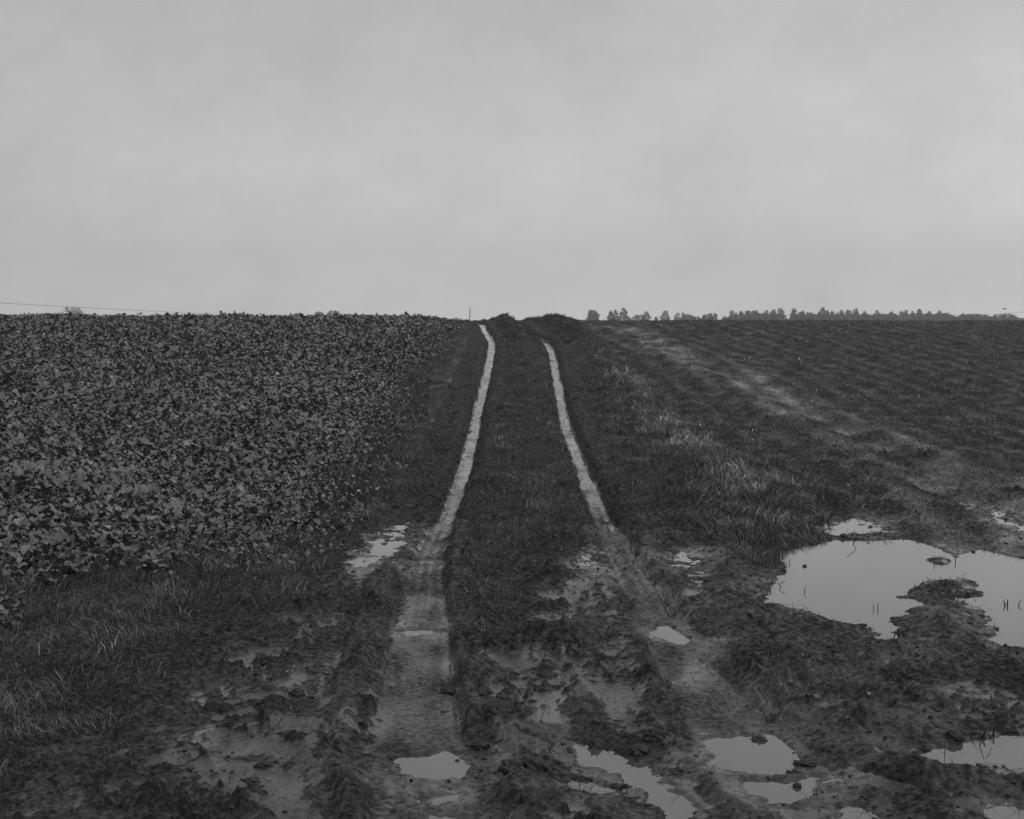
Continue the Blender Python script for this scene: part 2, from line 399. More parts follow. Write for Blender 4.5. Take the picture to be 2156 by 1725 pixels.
# wet smooth flats: (px, py, radius x m, radius y m, amount)
FLATS = [(620, 1620, .40, .8, .75), (725, 1545, .18, .5, .75), (1830, 1510, .30, .7, .75), (2120, 1450, .5, .8, .6), (1560, 1500, .3, .8, .7), (1470, 1420, .22, .8, .6), (1330, 1480, .2, .5, .5), (890, 1280, .2, .8, .5), (640, 1400, .5, .8, .35), (300, 1600, .7, .5, .4), (1950, 1450, .25, .6, .3), (1850, 1370, .3, .3, .3), (1350, 1600, .5, .3, .5), (1640, 1690, .6, .3, .6), (1900, 1580, .3, .3, .6), (1760, 1470, .2, .5, .5), (1500, 1440, .2, .6, .6),
         (1400, 1560, .2, .5, .6), (1080, 1590, .15, .4, .8), (2030, 1700, .8, .3, .4), (400, 1560, .9, .8, .30), (1250, 1520, .5, .6, .4), (760, 1200, .35, .8, .5),
         (1430, 1200, .5, 1.2, .5), (1560, 800, 2.0, 6, .25), (1480, 1660, .4, .3, .7), (870, 1450, .35, 1.2, .45), (1730, 1650, .5, .3, .6)]

G_LEFT = catmull(PP([(-700, 2000), (-60, 1760), (20, 1690), (70, 1580), (200, 1520), (290, 1455), (400, 1400), (500, 1325), (600, 1278), (700, 1215), (728, 1180), (790, 1110), (850, 1030), (880, 950), (900, 880), (925, 800), (955, 740), (985, 705)]), 3)
G_LEFT = np.vstack([G_LEFT, [PD(975, 58), (-40, 80), (-60, 10), (-30, 2)]])
CROP = catmull(PP([(-900, 1215), (0, 1205), (200, 1205), (330, 1182), (500, 1172), (590, 1150), (640, 1085), (690, 1010), (770, 935), (815, 860), (870, 765), (905, 715), (930, 696)]), 3)
CROP = np.vstack([CROP, [PD(925, 58), (-3.5, 66), (-45, 66), (-45, 13)]])
G_MID = np.vstack([catmull(PP([(1010, 1000), (1040, 900), (1057, 800), (1062, 740), (1060, 700)]), 3), [PD(1035, 56), (-1.4, 75), (-.3, 75), PD(1075, 56)],
                   catmull(PP([(1095, 697), (1130, 715), (1148, 745), (1158, 800), (1172, 870), (1185, 930), (1205, 1000), (1220, 1080), (1232, 1140), (1180, 1180), (1120, 1210), (1105, 1290), (1100, 1345), (1000, 1340), (985, 1280), (985, 1200), (985, 1100)]), 3)])
G_RIGHT = np.vstack([[PD(1110, 56), (.6, 70), (4, 70), PD(1200, 56)], catmull(PP([(1225, 700), (1275, 735), (1345, 790), (1405, 850), (1470, 905), (1560, 950), (1650, 1000), (1705, 1070), (1740, 1120), (1700, 1150), (1640, 1165), (1630, 1190), (1560, 1180), (1480, 1140), (1370, 1110), (1310, 1035), (1268, 950), (1240, 860), (1225, 790), (1205, 740), (1160, 700)]), 3)])

def land(x, y, fine=True):
    """height and masks at points"""
    x = np.asarray(x, float); y = np.asarray(y, float)
    sh = x.shape; x = x.ravel(); y = y.ravel()
    n = x.size
    wx = .07*perlin(x*2.1, y*2.1, 31) + .04*perlin(x*7, y*7, 32); wy = .10*perlin(x*2.1, y*2.1, 33) + .05*perlin(x*6, y*6, 34)
    wn_ = .035*perlin(x*5, y*5, 35) + .02*perlin(x*14, y*14, 36) + .010*perlin(x*34, y*34, 37)
    big = np.maximum(1, y/14)
    ew = (wx+wy)*1.5*big
    near = (y > 2) & (y < 90) & (np.abs(x) < 70)
    gl = poly_sd(x, y, G_LEFT, 2.0) + ew
    gm = poly_sd(x, y, G_MID, 2.0) + ew*.5
    gr = poly_sd(x, y, G_RIGHT, 2.0) + ew*.7
    cr = poly_sd(x, y, CROP, 2.0) + ew*.6
    DL, SL, TL = seg_scan(x, y, RUT_L, 2.2); DR, SR, TR = seg_scan(x, y, RUT_R, 2.5)
    # right field mask: right of verge edge
    vx = np.interp(y, VERGE_EDGE[::-1, 1], VERGE_EDGE[::-1, 0])
    rf = sstep(-.05, .35, x-vx) * sstep(12.2, 13.2, y)
    turf = np.clip(sstep(.12, -.12, gl)+sstep(.1, -.1, gm)+sstep(.12, -.12, gr), 0, 1)
    crop = sstep(.1, -.1, cr)
    # base
    z = profile(y) + .05*perlin(x*.21, y*.17, 3)*sstep(3, 20, np.abs(y)+np.abs(x)) + .025*perlin(x*.7, y*.6, 4)
    far = sstep(25, 52, y)
    z += sstep(.15, -.22, gm)*.035 + sstep(.15, -.55, gm)*.20*sstep(30,50,y)*(1+.5*perlin(x*2.2, y*.35, 5))
    z += sstep(.1, -.4, gr)*.03 + sstep(.25, -.9, gr)*.19*sstep(34,50,y)*(1+.9*perlin(x*1.3, y*.2, 6))
    z += sstep(0, -.9, gl)*.04
    z -= .10*rf*sstep(14, 20, y)*(1-far) 
    # puddle levelling of the broad ground
    pud_sd = []
    for p in PUD:
        s = poly_sd(x, y, p['w'], 1.4)
        for i in p['iw']:
            s = np.maximum(s, -poly_sd(x, y, i, .6))
        pud_sd.append(s)
        wgt = sstep(1.1, .1, s)
        z = z*(1-wgt) + (p['lev']+p['off'])*wgt
    # ruts
    def rut(D, Sg, T, hw, dep, rim, y):
        ww_ = np.interp(y, [9, 16], [.03, .11])
        D = D + wn_*np.interp(y, [8, 15], [.45, .9])
        fl = -dep*sstep(hw+ww_, hw-.03, D)
        rm = rim*np.exp(-((D-hw-.06-ww_)/.085)**2)
        return fl + rm
    hwL = np.interp(y, [5, 9, 12, 15, 30, 60], [.25, .23, .16, .11, .115, .12])*(1+.22*perlin(y*.55, y*0, 42)*sstep(13, 17, y)); hwR = np.interp(y, [5, 8, 12, 15, 30, 60], [.30, .28, .18, .12, .115, .13])*(1+.25*perlin(y*.6, y*0+5, 43)*sstep(13, 17, y))
    dep = np.interp(y, [5, 9, 12, 20, 50], [.058, .062, .08, .12, .13])
    nr = 1+.5*perlin(x*1.3, y*1.3, 41)
    rl = rut(DL, SL, TL, hwL, dep, .018*nr*np.interp(y, [5, 14, 60], [.6, 1.5, 1.2]), y)
    rr = rut(DR, SR, TR, hwR, dep, .018*nr, y)
    z += rl + rr
    vv = x-vx
    z += rf*sstep(.3, 1., vv)*.013*np.cos(vv*2*np.pi/.62+3.0*perlin(x*.35, y*.10, 78))*(.6+1.2*perlin(x*.5, y*.2, 87))*sstep(12, 15, y)
    floorL = sstep(hwL+.02, hwL-.06, DL); floorR = sstep(hwR+.02, hwR-.06, DR)
    flo = np.maximum(floorL, floorR)
    ridge = np.zeros(n)
    for pts, h, hw in RIDGES:
        D, _, T = seg_scan(x, y, pts, .9)
        D = (D + wn_*1.5 + .05*perlin(x*3, y*2.4, 53))/1.15
        e = np.exp(-(D/hw)**2); end = 1.
        z += .34*h*e*(1+.3*perlin(T*3.1+h*70, D*3, 51)+.6*perlin(x*9, y*7, 52)+.4*perlin(x*19, y*15, 54)); ridge = np.maximum(ridge, e)
    for pts, h, hw in GROOVES:
        D, Sg, T = seg_scan(x, y, pts, .5)
        D = np.abs(D*np.where(Sg < 0, -1, 1) + wn_*.5)
        gg = sstep(-.5, .1, perlin(T*1.7+h*50, D*0, 55))
        z += gg*(-h*np.exp(-(D/hw)**2) + .35*h*np.exp(-((D-hw*2.2)/(hw*.8))**2))
    tr = np.zeros(n); trf = np.zeros(n); trd = np.zeros(n)
    for k, (pts, h, hw) in enumerate(TRACES):
        D, _, T = seg_scan(x, y, pts, 1.4)
        e = np.exp(-(D/hw)**4)
        z += -h*e + .5*h*np.exp(-((D-hw*1.45)/(hw*.35))**2)
        if k < 6: tr = np.maximum(tr, e); trd = np.maximum(trd, np.exp(-(D/hw)**6)*np.sin(T*2*np.pi/.075+np.abs(D)*55)*(y < 14))
        elif k in (6,): trf = np.maximum(trf, np.exp(-(D/(hw*2.2))**2))
    # roughness of the surface
    mud = (1-turf)
    calm = np.ones(n); bedw = np.zeros(n)
    lo = np.minimum.reduce([s for s, p in zip(pud_sd, PUD) if p['n'] < .85])
    flat = np.zeros(n)
    for (px, py, rx, ry, am) in FLATS:
        c = P(px, py); q = ((x-c[0])/rx)**2 + ((y-c[1])/ry)**2
        flat = np.maximum(flat, am*np.exp(-q*1.1))
    smooth = np.clip(1 - .72*np.maximum(flo, tr*.7) - .7*flat, .15, 1)
    rough_z = (.020*fbm(x*1.6, y*1.3, 61, 2) + .017*np.abs(perlin(x*4.2, y*3.2, 63))*1.6 - .012
               + .020*perlin(x*5.5+2*wx*8, y*4.2, 64) + .013*perlin(x*12, y*9.5, 65))
    big_c = .035*np.maximum(perlin(x*2.6, y*2.2, 70)-.15, 0)*2.
    amp = np.where(y < 12, 1.0, 1.15)*smooth*(mud*.95+.30) 
    nzv = rough_z*amp + big_c*smooth*mud*(1-rf)
    if fine:
        cl = np.maximum(perlin(x*17+wx*20, y*13, 69)-.08, 0)
        fz = (.006*perlin(x*27, y*19, 66) + .0025*perlin(x*58, y*40, 67) + .006*np.maximum(perlin(x*36, y*26, 68), .08)*2 + .055*cl*cl/(.15+cl))*(.55+.9*sstep(-.3, .5, perlin(x*2.2, y*1.6, 71)))
        nzv = nzv + fz*np.clip(smooth+.2, .45, 1)*(mud*1.0+.3)*(1-.70*ridge)
    churn = mud*sstep(-.25, .35, perlin(x*1.1, y*.8, 72)+.5*perlin(x*3.3, y*2.6, 73))*smooth
    rg = lambda f, sd: 1-2*np.abs(perlin(x*f+wx*f*1.2, y*f*.8+wy*f, sd))
    nzv = nzv*(1-.25*rf) + (churn+.35*rf)*(1-.3*rf)*(.017*rg(5.5, 74) + .017*rg(12, 75) + (.007*rg(25, 76) if fine else 0)-.008) + .006*trd*mud
    # tyre tread: short cross bars pressed into the left rut's near stretch and its left wall
    lat = DL*SL
    nm = sstep(13.5, 9, y)
    bars = np.sin(TL*2*np.pi/.066 + lat*22 + .5*perlin(x*4, y*3, 79))
    b1 = np.exp(-((np.abs(lat)-.11)/.045)**2)*(perlin(x*3, y*2, 77) > -.15)
    b2 = np.exp(-((lat+.30)/.055)**2)*2.4
    b3 = np.exp(-((np.abs(lat)-.02)/.03)**2)*.6
    s_left = b1+b2*sstep(10.5, 8.5, y)+b3*.4
    # far ruts: cross ripples in smooth mud
    nzv += .006*np.maximum(0, perlin(x*2, y*3.3, 88))*flo*sstep(14, 18, y)*2
    # liquid mud settles level in the hollows; only the lumps stand out of it
    cfl = (-.005 - .008*sstep(-.6, -1.6, x)*sstep(0, .25, DL) + .013*perlin(x*.8, y*.6, 81) + .009*perlin(x*2.4, y*1.9, 82) + .032*flat + .018*tr + .018*floorL*sstep(12.0, 9.0, y)*(.7+1.7*perlin(x*4, y*1.5, 85)) + .006*floorL*sstep(15, 14, y) + .03*flo*sstep(14, 17, y)
           - .028*ridge - .05*turf - .022*rf + .006*trf*rf - .008*sstep(10,13,y) + .020*floorR*sstep(12.0, 8.8, y)*(.5+1.6*perlin(x*3.5, y*1.3, 86)) + .006*floorR*sstep(15, 14, y) - .02*sstep(13, 15, y)*(1-flo)*(1-rf))
    dfl = nzv - cfl
    film = sstep(.0025, -.0015, dfl)*mud
    film = np.maximum(film, sstep(.0025, -.0015, dfl)*flo)
    nzv = cfl + np.where(dfl > 0, dfl*1.1, dfl*.10)
    nzv = nzv + film*.0012*perlin(x*40, y*30, 83)
    gate = sstep(-.2, .3, perlin(x*1.6, y*.9, 84))
    nzv = nzv + .0045*np.sign(bars)*np.minimum(1, np.abs(bars)*1.6)*s_left*nm*(.3+.7*gate) + .0055*np.cos(lat*2*np.pi/.10)*sstep(.22, .15, np.abs(lat))*nm*gate
    barR = np.sin(TR*2*np.pi/.07 + DR*SR*14)
    nzv = nzv + .0060*np.sign(barR)*np.exp(-((DR-.17)/.07)**2)*nm*gate
    latR = DR*SR
    bR = np.cos(latR*2*np.pi/.085)*sstep(.22, .15, DR)
    nzv += .008*bR*sstep(9.5, 11, y)*sstep(18, 16, y)
    bL = np.cos(lat*2*np.pi/.08)*sstep(.18, .12, DL)
    nzv += .006*bL*sstep(10.0, 11.5, y)*sstep(16.5, 14, y)
    zt = z + nzv
    # puddles
    sub = np.zeros(n, bool)
    shore = np.zeros(n)
    wsh = wn_*1.7 + .008*perlin(x*70, y*55, 38)
    ssl = [s + (wsh if p['n'] < .85 else wn_*2.2) for s, p in zip(pud_sd, PUD)]
    allmin = np.minimum.reduce(ssl)
    for s, ss, p in zip(pud_sd, ssl, PUD):
        lev, dd, nn = p['lev'], p['d'], p['n']
        if nn < .85:
            sp0 = np.maximum(ss, 0)
            cap = lev + np.where(ss < 0, np.maximum(ss*.40, -dd), ss*.15) + .5*sp0*sp0 + nzv*nn*.35*sstep(-.35, 0, ss)
            ins = ss < .45
            zt = np.where(ins, np.minimum(zt, cap), zt)
            fl_ = lev + np.clip(ss*.45, 0, .012)+.003 + .006*(wn_/.05)*sstep(0, .08, ss) - .06*sstep(.15, .32, s)
            zt = np.where((ss > 0) & (s < .32) & (allmin > 0), np.maximum(zt, fl_), zt)
        else:
            st = .016*perlin(x*5, y*2.6, 91) + .012*perlin(x*13, y*6.5, 92) + .006*perlin(x*30, y*16, 93)
            edge = sstep(.05, -.25, ss)
            tgt = lev + .014 - (dd+.012)*edge + st*nn
            wgt = sstep(.25, .0, s)
            zt = zt*(1-wgt) + tgt*wgt
            zt = np.where((s > .02) & (s < .3) & (allmin > 0), np.maximum(zt, lev+.004-.5*np.maximum(s-.08, 0)), zt)
        sub |= (zt < lev+.002) & (s < .1)
        shore = np.maximum(shore, sstep(.45, .0, s))
    # wetness: low hollows and rut floors hold a film of water
    hollow = sstep(.010, -.012, nzv-.004) 
    fw = np.interp(y, [5, 12.5, 14.5, 18], [.30, .25, .7, 1.0])
    wet = .27 + .15*hollow*mud + film*(.37+.25*perlin(x*2.1, y*1.5, 97)) + sstep(13.2, 17, y)*sstep(57, 50, y)*(floorL*np.exp(-(DL/np.maximum(hwL, .05)/.95)**4)*(1.14+.35*perlin(x*5, y*1.1, 44)-2.2*np.maximum(perlin(x*2, y*3.2, 45)-.28, 0)) + floorR*np.exp(-(DR/np.maximum(hwR, .05)/.85)**4)*(.68+.6*perlin(x*5, y*1.3, 46)-1.3*np.maximum(perlin(x*1.5, y*.9, 47)-.12, 0)-.8*np.maximum(perlin(x*4, y*5, 48)-.2, 0)-.35*sstep(27, 15, y))) + .2*shore*hollow + .05*ridge - .1*rf + .16*flo*sstep(17, 14, y) - .30*flo*film*sstep(11.5, 10, y)*(.7+.8*perlin(x*6, y*1.3, 89)) + .12*floorR*sstep(9.5, 10.5, y)*sstep(17, 15, y)
    wet += .22*perlin(x*2.6, y*1.8, 96)*mud
    wet = np.where((y > 14.5) & (flo < .5) & (np.minimum(DL, DR) < .7), np.minimum(wet, .2), wet)
    wet += rf*(trf*.42*(.6+perlin(x*1.5, y*.7, 98)) - .09*np.cos(vv*2*np.pi/.62+3.0*perlin(x*.35, y*.10, 78)) + .25*np.maximum(perlin(x*.5, y*.35, 99), 0)*sstep(24, 14, y))
    wet = np.where(turf > .5, np.minimum(wet, .12+flo), wet)
    wet = np.clip(wet, 0, 1)
    r_ = dict(z=zt, turf=turf, crop=crop, rf=rf, wet=wet, sub=sub, flo=flo, gl=gl, gm=gm, gr=gr, cr=cr, tr=tr, trf=trf, ridge=ridge, flat=flat, smooth=smooth, DL=DL, DR=DR, vx=x-vx, shore=shore, film=film)
    return {k: v.reshape(sh) for k, v in r_.items()}

# ------------------------------------------------------------------ ground sheet
def build_ground():
    ys = [4.3]
    while ys[-1] < 17: ys.append(ys[-1]*1.0017)
    while ys[-1] < 60: ys.append(ys[-1]*1.0034)
    while ys[-1] < 5000: ys.append(ys[-1]*1.05)
    ys = np.array([-150, -60, -25, -10, -4, 0, 2, 3, 3.6, 4.0] + ys)
    u = np.linspace(-.42, .42, 1060)
    e = .42*1.22**np.arange(1, 18)
    u = np.concatenate([-e[::-1], u, e])
    X = u[None, :]*np.maximum(ys, 4.3)[:, None]; Y = np.repeat(ys[:, None], len(u), 1)
    r = land(X, Y)
    V = np.stack([X, Y, r['z']], -1).reshape(-1, 3)
    h, w_ = X.shape
    i = np.arange(h*w_).reshape(h, w_)
    F = np.stack([i[:-1, :-1], i[:-1, 1:], i[1:, 1:], i[1:, :-1]], -1).reshape(-1, 4)
    o = mesh_np('ground', V, F, M_GROUND, attrs={'wet': r['wet'].ravel(), 'turf': r['turf'].ravel()}, smooth=True)
    tag(o, kind='structure')
build_ground()

# water sheets
for p in PUD:
    st = .04
    mn = np.floor((p['w'].min(0)-.2)/st)*st; mx = p['w'].max(0)+.2
    gx = mn[0]+st*np.arange(int((mx[0]-mn[0])/st)+1); gy = mn[1]+st*np.arange(int((mx[1]-mn[1])/st)+1)
    cx, cy = np.meshgrid(gx+st/2, gy+st/2)
    s = poly_sd(cx.ravel(), cy.ravel(), p['w'], 1.0)
    okk = (s < .16 if p['n'] < .85 else s < .10)
    for q in PUD:
        if q is not p and abs(q['lev']-p['lev']) < .004: okk &= poly_sd(cx.ravel(), cy.ravel(), q['w'], 1.0) > s+1e-5
    ok = okk.reshape(cx.shape)
    iy, ix = np.nonzero(ok)
    W_ = len(gx)+1
    f = np.stack([iy*W_+ix, iy*W_+ix+1, (iy+1)*W_+ix+1, (iy+1)*W_+ix], -1)
    uq, inv = np.unique(f.ravel(), return_inverse=True)
    vx_ = mn[0] + (uq % W_)*st; vy_ = mn[1] + (uq//W_)*st
    o = mesh_np('puddle', np.stack([vx_, vy_, np.full(len(uq), p['lev'])], -1), inv.reshape(-1, 4), M_WATER)
    tag(o, p['lab'], 'puddle', kind='structure')

# ------------------------------------------------------------------ scattering helpers
def fan_points(n_per_m2, y0, y1, umin=-.40, umax=.40, p=0., cap=10**7):
    """random points in the viewed sector with areal density n*(y0/y)^p"""
    yy = np.linspace(y0, y1, 400); dens = n_per_m2*(y0/yy)**p*yy*(umax-umin)
    cum = np.concatenate([[0], np.cumsum((dens[1:]+dens[:-1])/2*(yy[1]-yy[0]))])
    n = int(min(cum[-1], cap))
    Y = np.interp(RNG.random(n)*cum[-1], cum, yy)
    X = (umin+(umax-umin)*RNG.random(n))*Y
    return X, Y

def blades(name, X, Y, Z, hgt, wid, lean, mat, tone, label, cat, az=None, droop=1.0, parent=None):
    n = len(X)
    az = RNG.random(n)*2*np.pi if az is None else az
    face = RNG.random(n)*2*np.pi
    dx, dy = np.cos(az), np.sin(az); sx, sy = np.cos(face), np.sin(face)
    V = np.zeros((n, 7, 3))
    for k, (t, wf) in enumerate([(0, .8), (.4, 1.), (.78, .7)]):
        off = lean*hgt*t**1.8; hh = hgt*(t-.35*droop*lean*t*t)
        for j, sg in enumerate((-1, 1)):
            V[:, k*2+j, 0] = X+dx*off+sg*sx*wid*wf/2
            V[:, k*2+j, 1] = Y+dy*off+sg*sy*wid*wf/2
            V[:, k*2+j, 2] = Z+hh-.004
    V[:, 6, 0] = X+dx*lean*hgt; V[:, 6, 1] = Y+dy*lean*hgt; V[:, 6, 2] = Z+hgt*(1-.45*droop*lean)
    b = (np.arange(n)*7)[:, None]
    Q = np.concatenate([b+np.array([0, 1, 3, 2]), b+np.array([2, 3, 5, 4])])
    T = b+np.array([4, 5, 6])
    o = mesh_np(name, V.reshape(-1, 3), [Q, T], mat, attrs={'tone': np.repeat(tone, 7)}, parent=parent)
    if label: tag(o, label, cat, kind='stuff')
    return o

# ------------------------------------------------------------------ grass
def grass_layers():
    X, Y = fan_points(4200, 5.2, 60, p=1.5)
    r = land(X, Y, fine=False)
    patch = .45+1.1*perlin(X*1.7, Y*1.3, 201)+.8*perlin(X*5, Y*3.6, 202)
    # left verge
    g_l = sstep(.12, -.25, r['gl'])*(1-sstep(-.2, .15, -r['cr'])*.75)
    g_m = sstep(.10, -.12, r['gm'])*np.interp(Y, [8, 9.5, 11, 13], [.35, .3, .6, 1.])
    g_r = sstep(.1, -.15, r['gr'])
    # sparse growth of the right field, the spit by the big puddle and scattered on the mud
    g_f = r['rf']*.55*(.75-.45*np.cos(r['vx']*2*np.pi/.31))*np.clip(.5+1.4*perlin(X*.8, Y*.5, 210)+.6*perlin(X*3, Y*2, 211), .04, 1)*(1-.92*r['trf'])
    spit = np.exp(-(((X-P(1985, 740)[0])/.45)**2+((Y-P(1985, 740)[1])/1.3)**2))*.30
    bank = np.exp(-(((X-P(1740, 1350)[0])/.8)**2+((Y-P(1740, 1350)[1])/.7)**2))*.10
    g_s = np.maximum(spit, bank) + .010*(Y < 14) + .22*r['shore']*np.clip(.1+1.5*perlin(X*2, Y*1.5, 242), 0, 1)*sstep(8.2, 9.5, Y)*(X > 1.2) + .03*r['sub']*(Y > 8)
    tot = [g_l*np.clip(patch+.35, .15, 1), g_m*np.clip(patch+.3, .12, 1), g_r*np.clip(patch+.3, .15, 1), g_f, g_s]
    best = np.argmax(np.stack(tot), 0); val = np.max(np.stack(tot), 0)
    keep = (RNG.random(len(X)) < val) & (~r['sub'] | (best == 4)) & (r['flo'] < .3)
    keep &= ~(r['sub'] & (RNG.random(len(X)) > .06+.5*np.exp(-np.abs(r['z']-PUD[0]['lev'])/.012)))
    scale = np.maximum(1., (Y/8)**.62)
    info = [('verge_grass', 'short dark grass on the left verge between crop and mud', .075, .0040, .62),
            ('strip_grass', 'grass growing on the strip between the two wheel ruts', .060, .0040, .58),
            ('bank_grass', 'rough grass on the bank right of the right rut', .065, .0042, .66),
            ('field_growth', 'thin young growth and stubble on the muddy right field', .055, .0060, .85),
            ('mud_grass', 'sparse grass poking from the mud around the puddles', .04, .0035, .6)]
    for k, (nm, lab, h, wd, tn) in enumerate(info):
        m = keep & (best == k)
        x, y, z = X[m], Y[m], r['z'][m]; n = m.sum()
        pt = np.clip(patch[m], 0, 1.2)
        hh = h*(.45+.9*RNG.random(n)**1.3)*(.7+.55*pt)*(scale[m]**.25)
        lean = np.clip(.3+.9*RNG.random(n)+.3*perlin(x*2, y*2, 220), .05, 1.25)
        az = 2*np.pi*perlin(x*.9, y*.9, 221)+RNG.normal(0, 1.1, n)
        tone = 1.7*tn*(.45+.4*pt+.7*RNG.random(n)**1.5)*np.where(RNG.random(n) < .16, 1.6+2.2*RNG.random(n), 1)
        if k == 3:
            tone = tone*(.5+1.6*RNG.random(n)**2.2)*(.8+.5*np.sin(x*0+perlin(x*.6, y*.3, 240)*4))
        if k == 2:
            # paler long dry grass along the outer edge of the bank
            e = np.exp(-((r['vx'][m]+.25)/.5)**2)*sstep(12, 16, y)*sstep(42, 30, y)
            hh *= 1+.55*e; tone *= 1+3.4*e*np.clip(.5+1.5*perlin(x*1.2, y*.6, 230), 0, 1.2)
        blades(nm, x, y, z, hh, wd*scale[m]*(.7+.6*RNG.random(n)), lean, M_GRASS, tone, lab, 'grass', az=az)
    # taller tufts: edge of the crop and outer edge of the bank
    X, Y = fan_points(26, 8, 55, p=.6)
    r = land(X, Y, fine=False)
    t1 = sstep(.6, .05, np.abs(r['cr']-.15))*sstep(.0, -.3, r['gl'])*.65
    t2 = np.exp(-((r['vx']+.2)/.45)**2)*sstep(11.5, 14, Y)*.75
    t3 = sstep(0, -.2, r['gm'])*.12 + sstep(0, -.2, r['gr'])*.25 + sstep(0, -.4, r['gl'])*(1-r['crop'])*.12
    t4 = (sstep(.05, -.15, r['gm'])+sstep(.05, -.15, r['gr']))*sstep(38, 46, Y)*.7
    keep = RNG.random(len(X)) < np.maximum.reduce([t1, t2, t3, t4])
    keep &= ~r['sub'] & (r['flo'] < .2)
    X, Y, Z = X[keep], Y[keep], r['z'][keep]; e = t2[keep]
    nb = 34; n = len(X)
    xx = np.repeat(X, nb)+RNG.normal(0, .045, n*nb); yy = np.repeat(Y, nb)+RNG.normal(0, .045, n*nb)
    th = np.repeat(.08+.075*RNG.random(n), nb)*(.5+.6*RNG.random(n*nb))
    az = np.arctan2(yy-np.repeat(Y, nb), xx-np.repeat(X, nb))+RNG.normal(0, .5, n*nb)
    e = e*sstep(14, 19, Y)*sstep(46, 30, Y)
    tone = np.repeat(.6+.5*RNG.random(n)+5.0*e*RNG.random(n)**1.5*np.clip(.2+2*perlin(X*.9, Y*.45, 241), 0, 1.3), nb)*(.6+.8*RNG.random(n*nb))
    blades('tall_grass', xx, yy, np.repeat(Z, nb), th, .004*np.maximum(1, (yy/9)**.6), .2+.7*RNG.random(n*nb), M_GRASS, tone,
           'taller tufts of grass along the crop edge and the bank', 'grass', az=az)
grass_layers()

# ------------------------------------------------------------------ crop of leafy plants
def leaf_template(rows, lob):
    """unit leaf along +x: rows of 3 points"""
    V = []
    for k in range(rows):
        t = k/(rows-1)
        wv = [0.05, .06, .30, .50, .56, .52, .36, .10] if rows == 8 else [0.06, .34, .50, .12]
        ww = wv[k]
        V += [(t, -ww, 0), (t, 0, 0), (t, ww, 0)]
    V = np.array(V)
    F = []
    for k in range(rows-1):
        a = k*3
        F += [(a, a+1, a+4, a+3), (a+1, a+2, a+5, a+4)]
    return V, np.array(F)

def leaves(name, PX, PY, PZ, ln, az, pitch, curl, roll, rows, tone, mat, parent=None, loc=None):
    T, F = leaf_template(rows, 0); n = len(PX); k = len(T)
    t = T[:, 0][None, :]; wv = T[:, 1][None, :]
    wav = 1+.22*np.sin(t*23+RNG.random((n, 1))*6.28)*(np.abs(wv) > .1) + .10*np.sin(t*51+RNG.random((n, 1))*6.28)*(np.abs(wv) > .1)
    wid = (.62+.4*RNG.random((n, 1)))
    lat = wv*wid*wav*ln[:, None]
    # arc in the vertical plane: starts at pitch, bends by curl
    ang = pitch[:, None] - curl[:, None]*t
    along = ln[:, None]*t*np.cos((pitch[:, None]+ang)/2); up = ln[:, None]*t*np.sin((pitch[:, None]+ang)/2)
    cup = np.abs(lat)*(.15+.5*RNG.random((n, 1))) + ln[:, None]*.05*np.sin(t*17+RNG.random((n, 1))*6)*np.sign(wv)
    rl = roll[:, None]
    ca, sa = np.cos(az)[:, None], np.sin(az)[:, None]
    l2 = lat*np.cos(rl); u2 = up + lat*np.sin(rl) + cup*np.cos(ang)
    V = np.stack([PX[:, None]+ca*along-sa*l2, PY[:, None]+sa*along+ca*l2, PZ[:, None]+u2], -1).reshape(-1, 3)
    FF = (F[None]+(np.arange(n)*k)[:, None, None]).reshape(-1, 4)
    return mesh_np(name, V, FF, mat, parent=parent, attrs={'tone': np.repeat(tone, k)}, loc=loc)

def crop_field():
    X, Y = fan_points(80, 10.5, 62, umin=-.44, umax=.05, p=.55)
    r = land(X, Y, fine=False)
    keep = (r['cr'] < .0) | ((r['cr'] < 1.1) & (r['gl'] < -.15) & (RNG.random(len(X)) < .42*np.exp(-np.maximum(r['cr'], 0)/.45)))
    X, Y, Z = X[keep], Y[keep], r['z'][keep]
    n = len(X)
    edge = sstep(0, -.8, r['cr'][keep])
    size = .65+.55*RNG.random(n)+.45*perlin(X*.6, Y*.6, 301)
    size *= .65+.35*edge
    tonep = 1.12+.55*perlin(X*.5, Y*.4, 302)+.35*RNG.random(n)
    nl = 8
    for nm, sel, rows in (('near', Y < 24, 8), ('far', Y >= 24, 4)):
        x, y, z, s, tn = X[sel], Y[sel], Z[sel], size[sel], tonep[sel]
        m = len(x); N = m*nl
        rp = lambda a: np.repeat(a, nl)
        az = rp(RNG.random(m)*6.28)+np.tile(np.arange(nl)*2.4, m)+RNG.normal(0, .35, N)
        lvl = np.tile(np.linspace(0, 1, nl), m)
        s_ = rp(s); grow = np.maximum(1, (rp(y)/16)**.34)
        st = (.03+.05*RNG.random(N))
        ln = (.048+.062*RNG.random(N)**1.3)*s_*grow
        pz = rp(z)+(.02+np.where(rp(y) > 30, .10, .14)*lvl**1.0*(.4+.9*RNG.random(N)))*s_
        pitch = .15+1.05*lvl*RNG.random(N)+RNG.normal(0, .22, N)
        curl = .5+1.0*RNG.random(N)
        roll = RNG.normal(0, .38, N)
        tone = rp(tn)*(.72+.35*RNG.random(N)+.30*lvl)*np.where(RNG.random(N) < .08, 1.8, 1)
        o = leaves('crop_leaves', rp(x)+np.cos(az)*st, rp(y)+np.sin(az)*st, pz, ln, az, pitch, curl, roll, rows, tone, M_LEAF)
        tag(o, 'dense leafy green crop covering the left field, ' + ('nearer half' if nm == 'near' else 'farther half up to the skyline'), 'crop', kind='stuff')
crop_field()

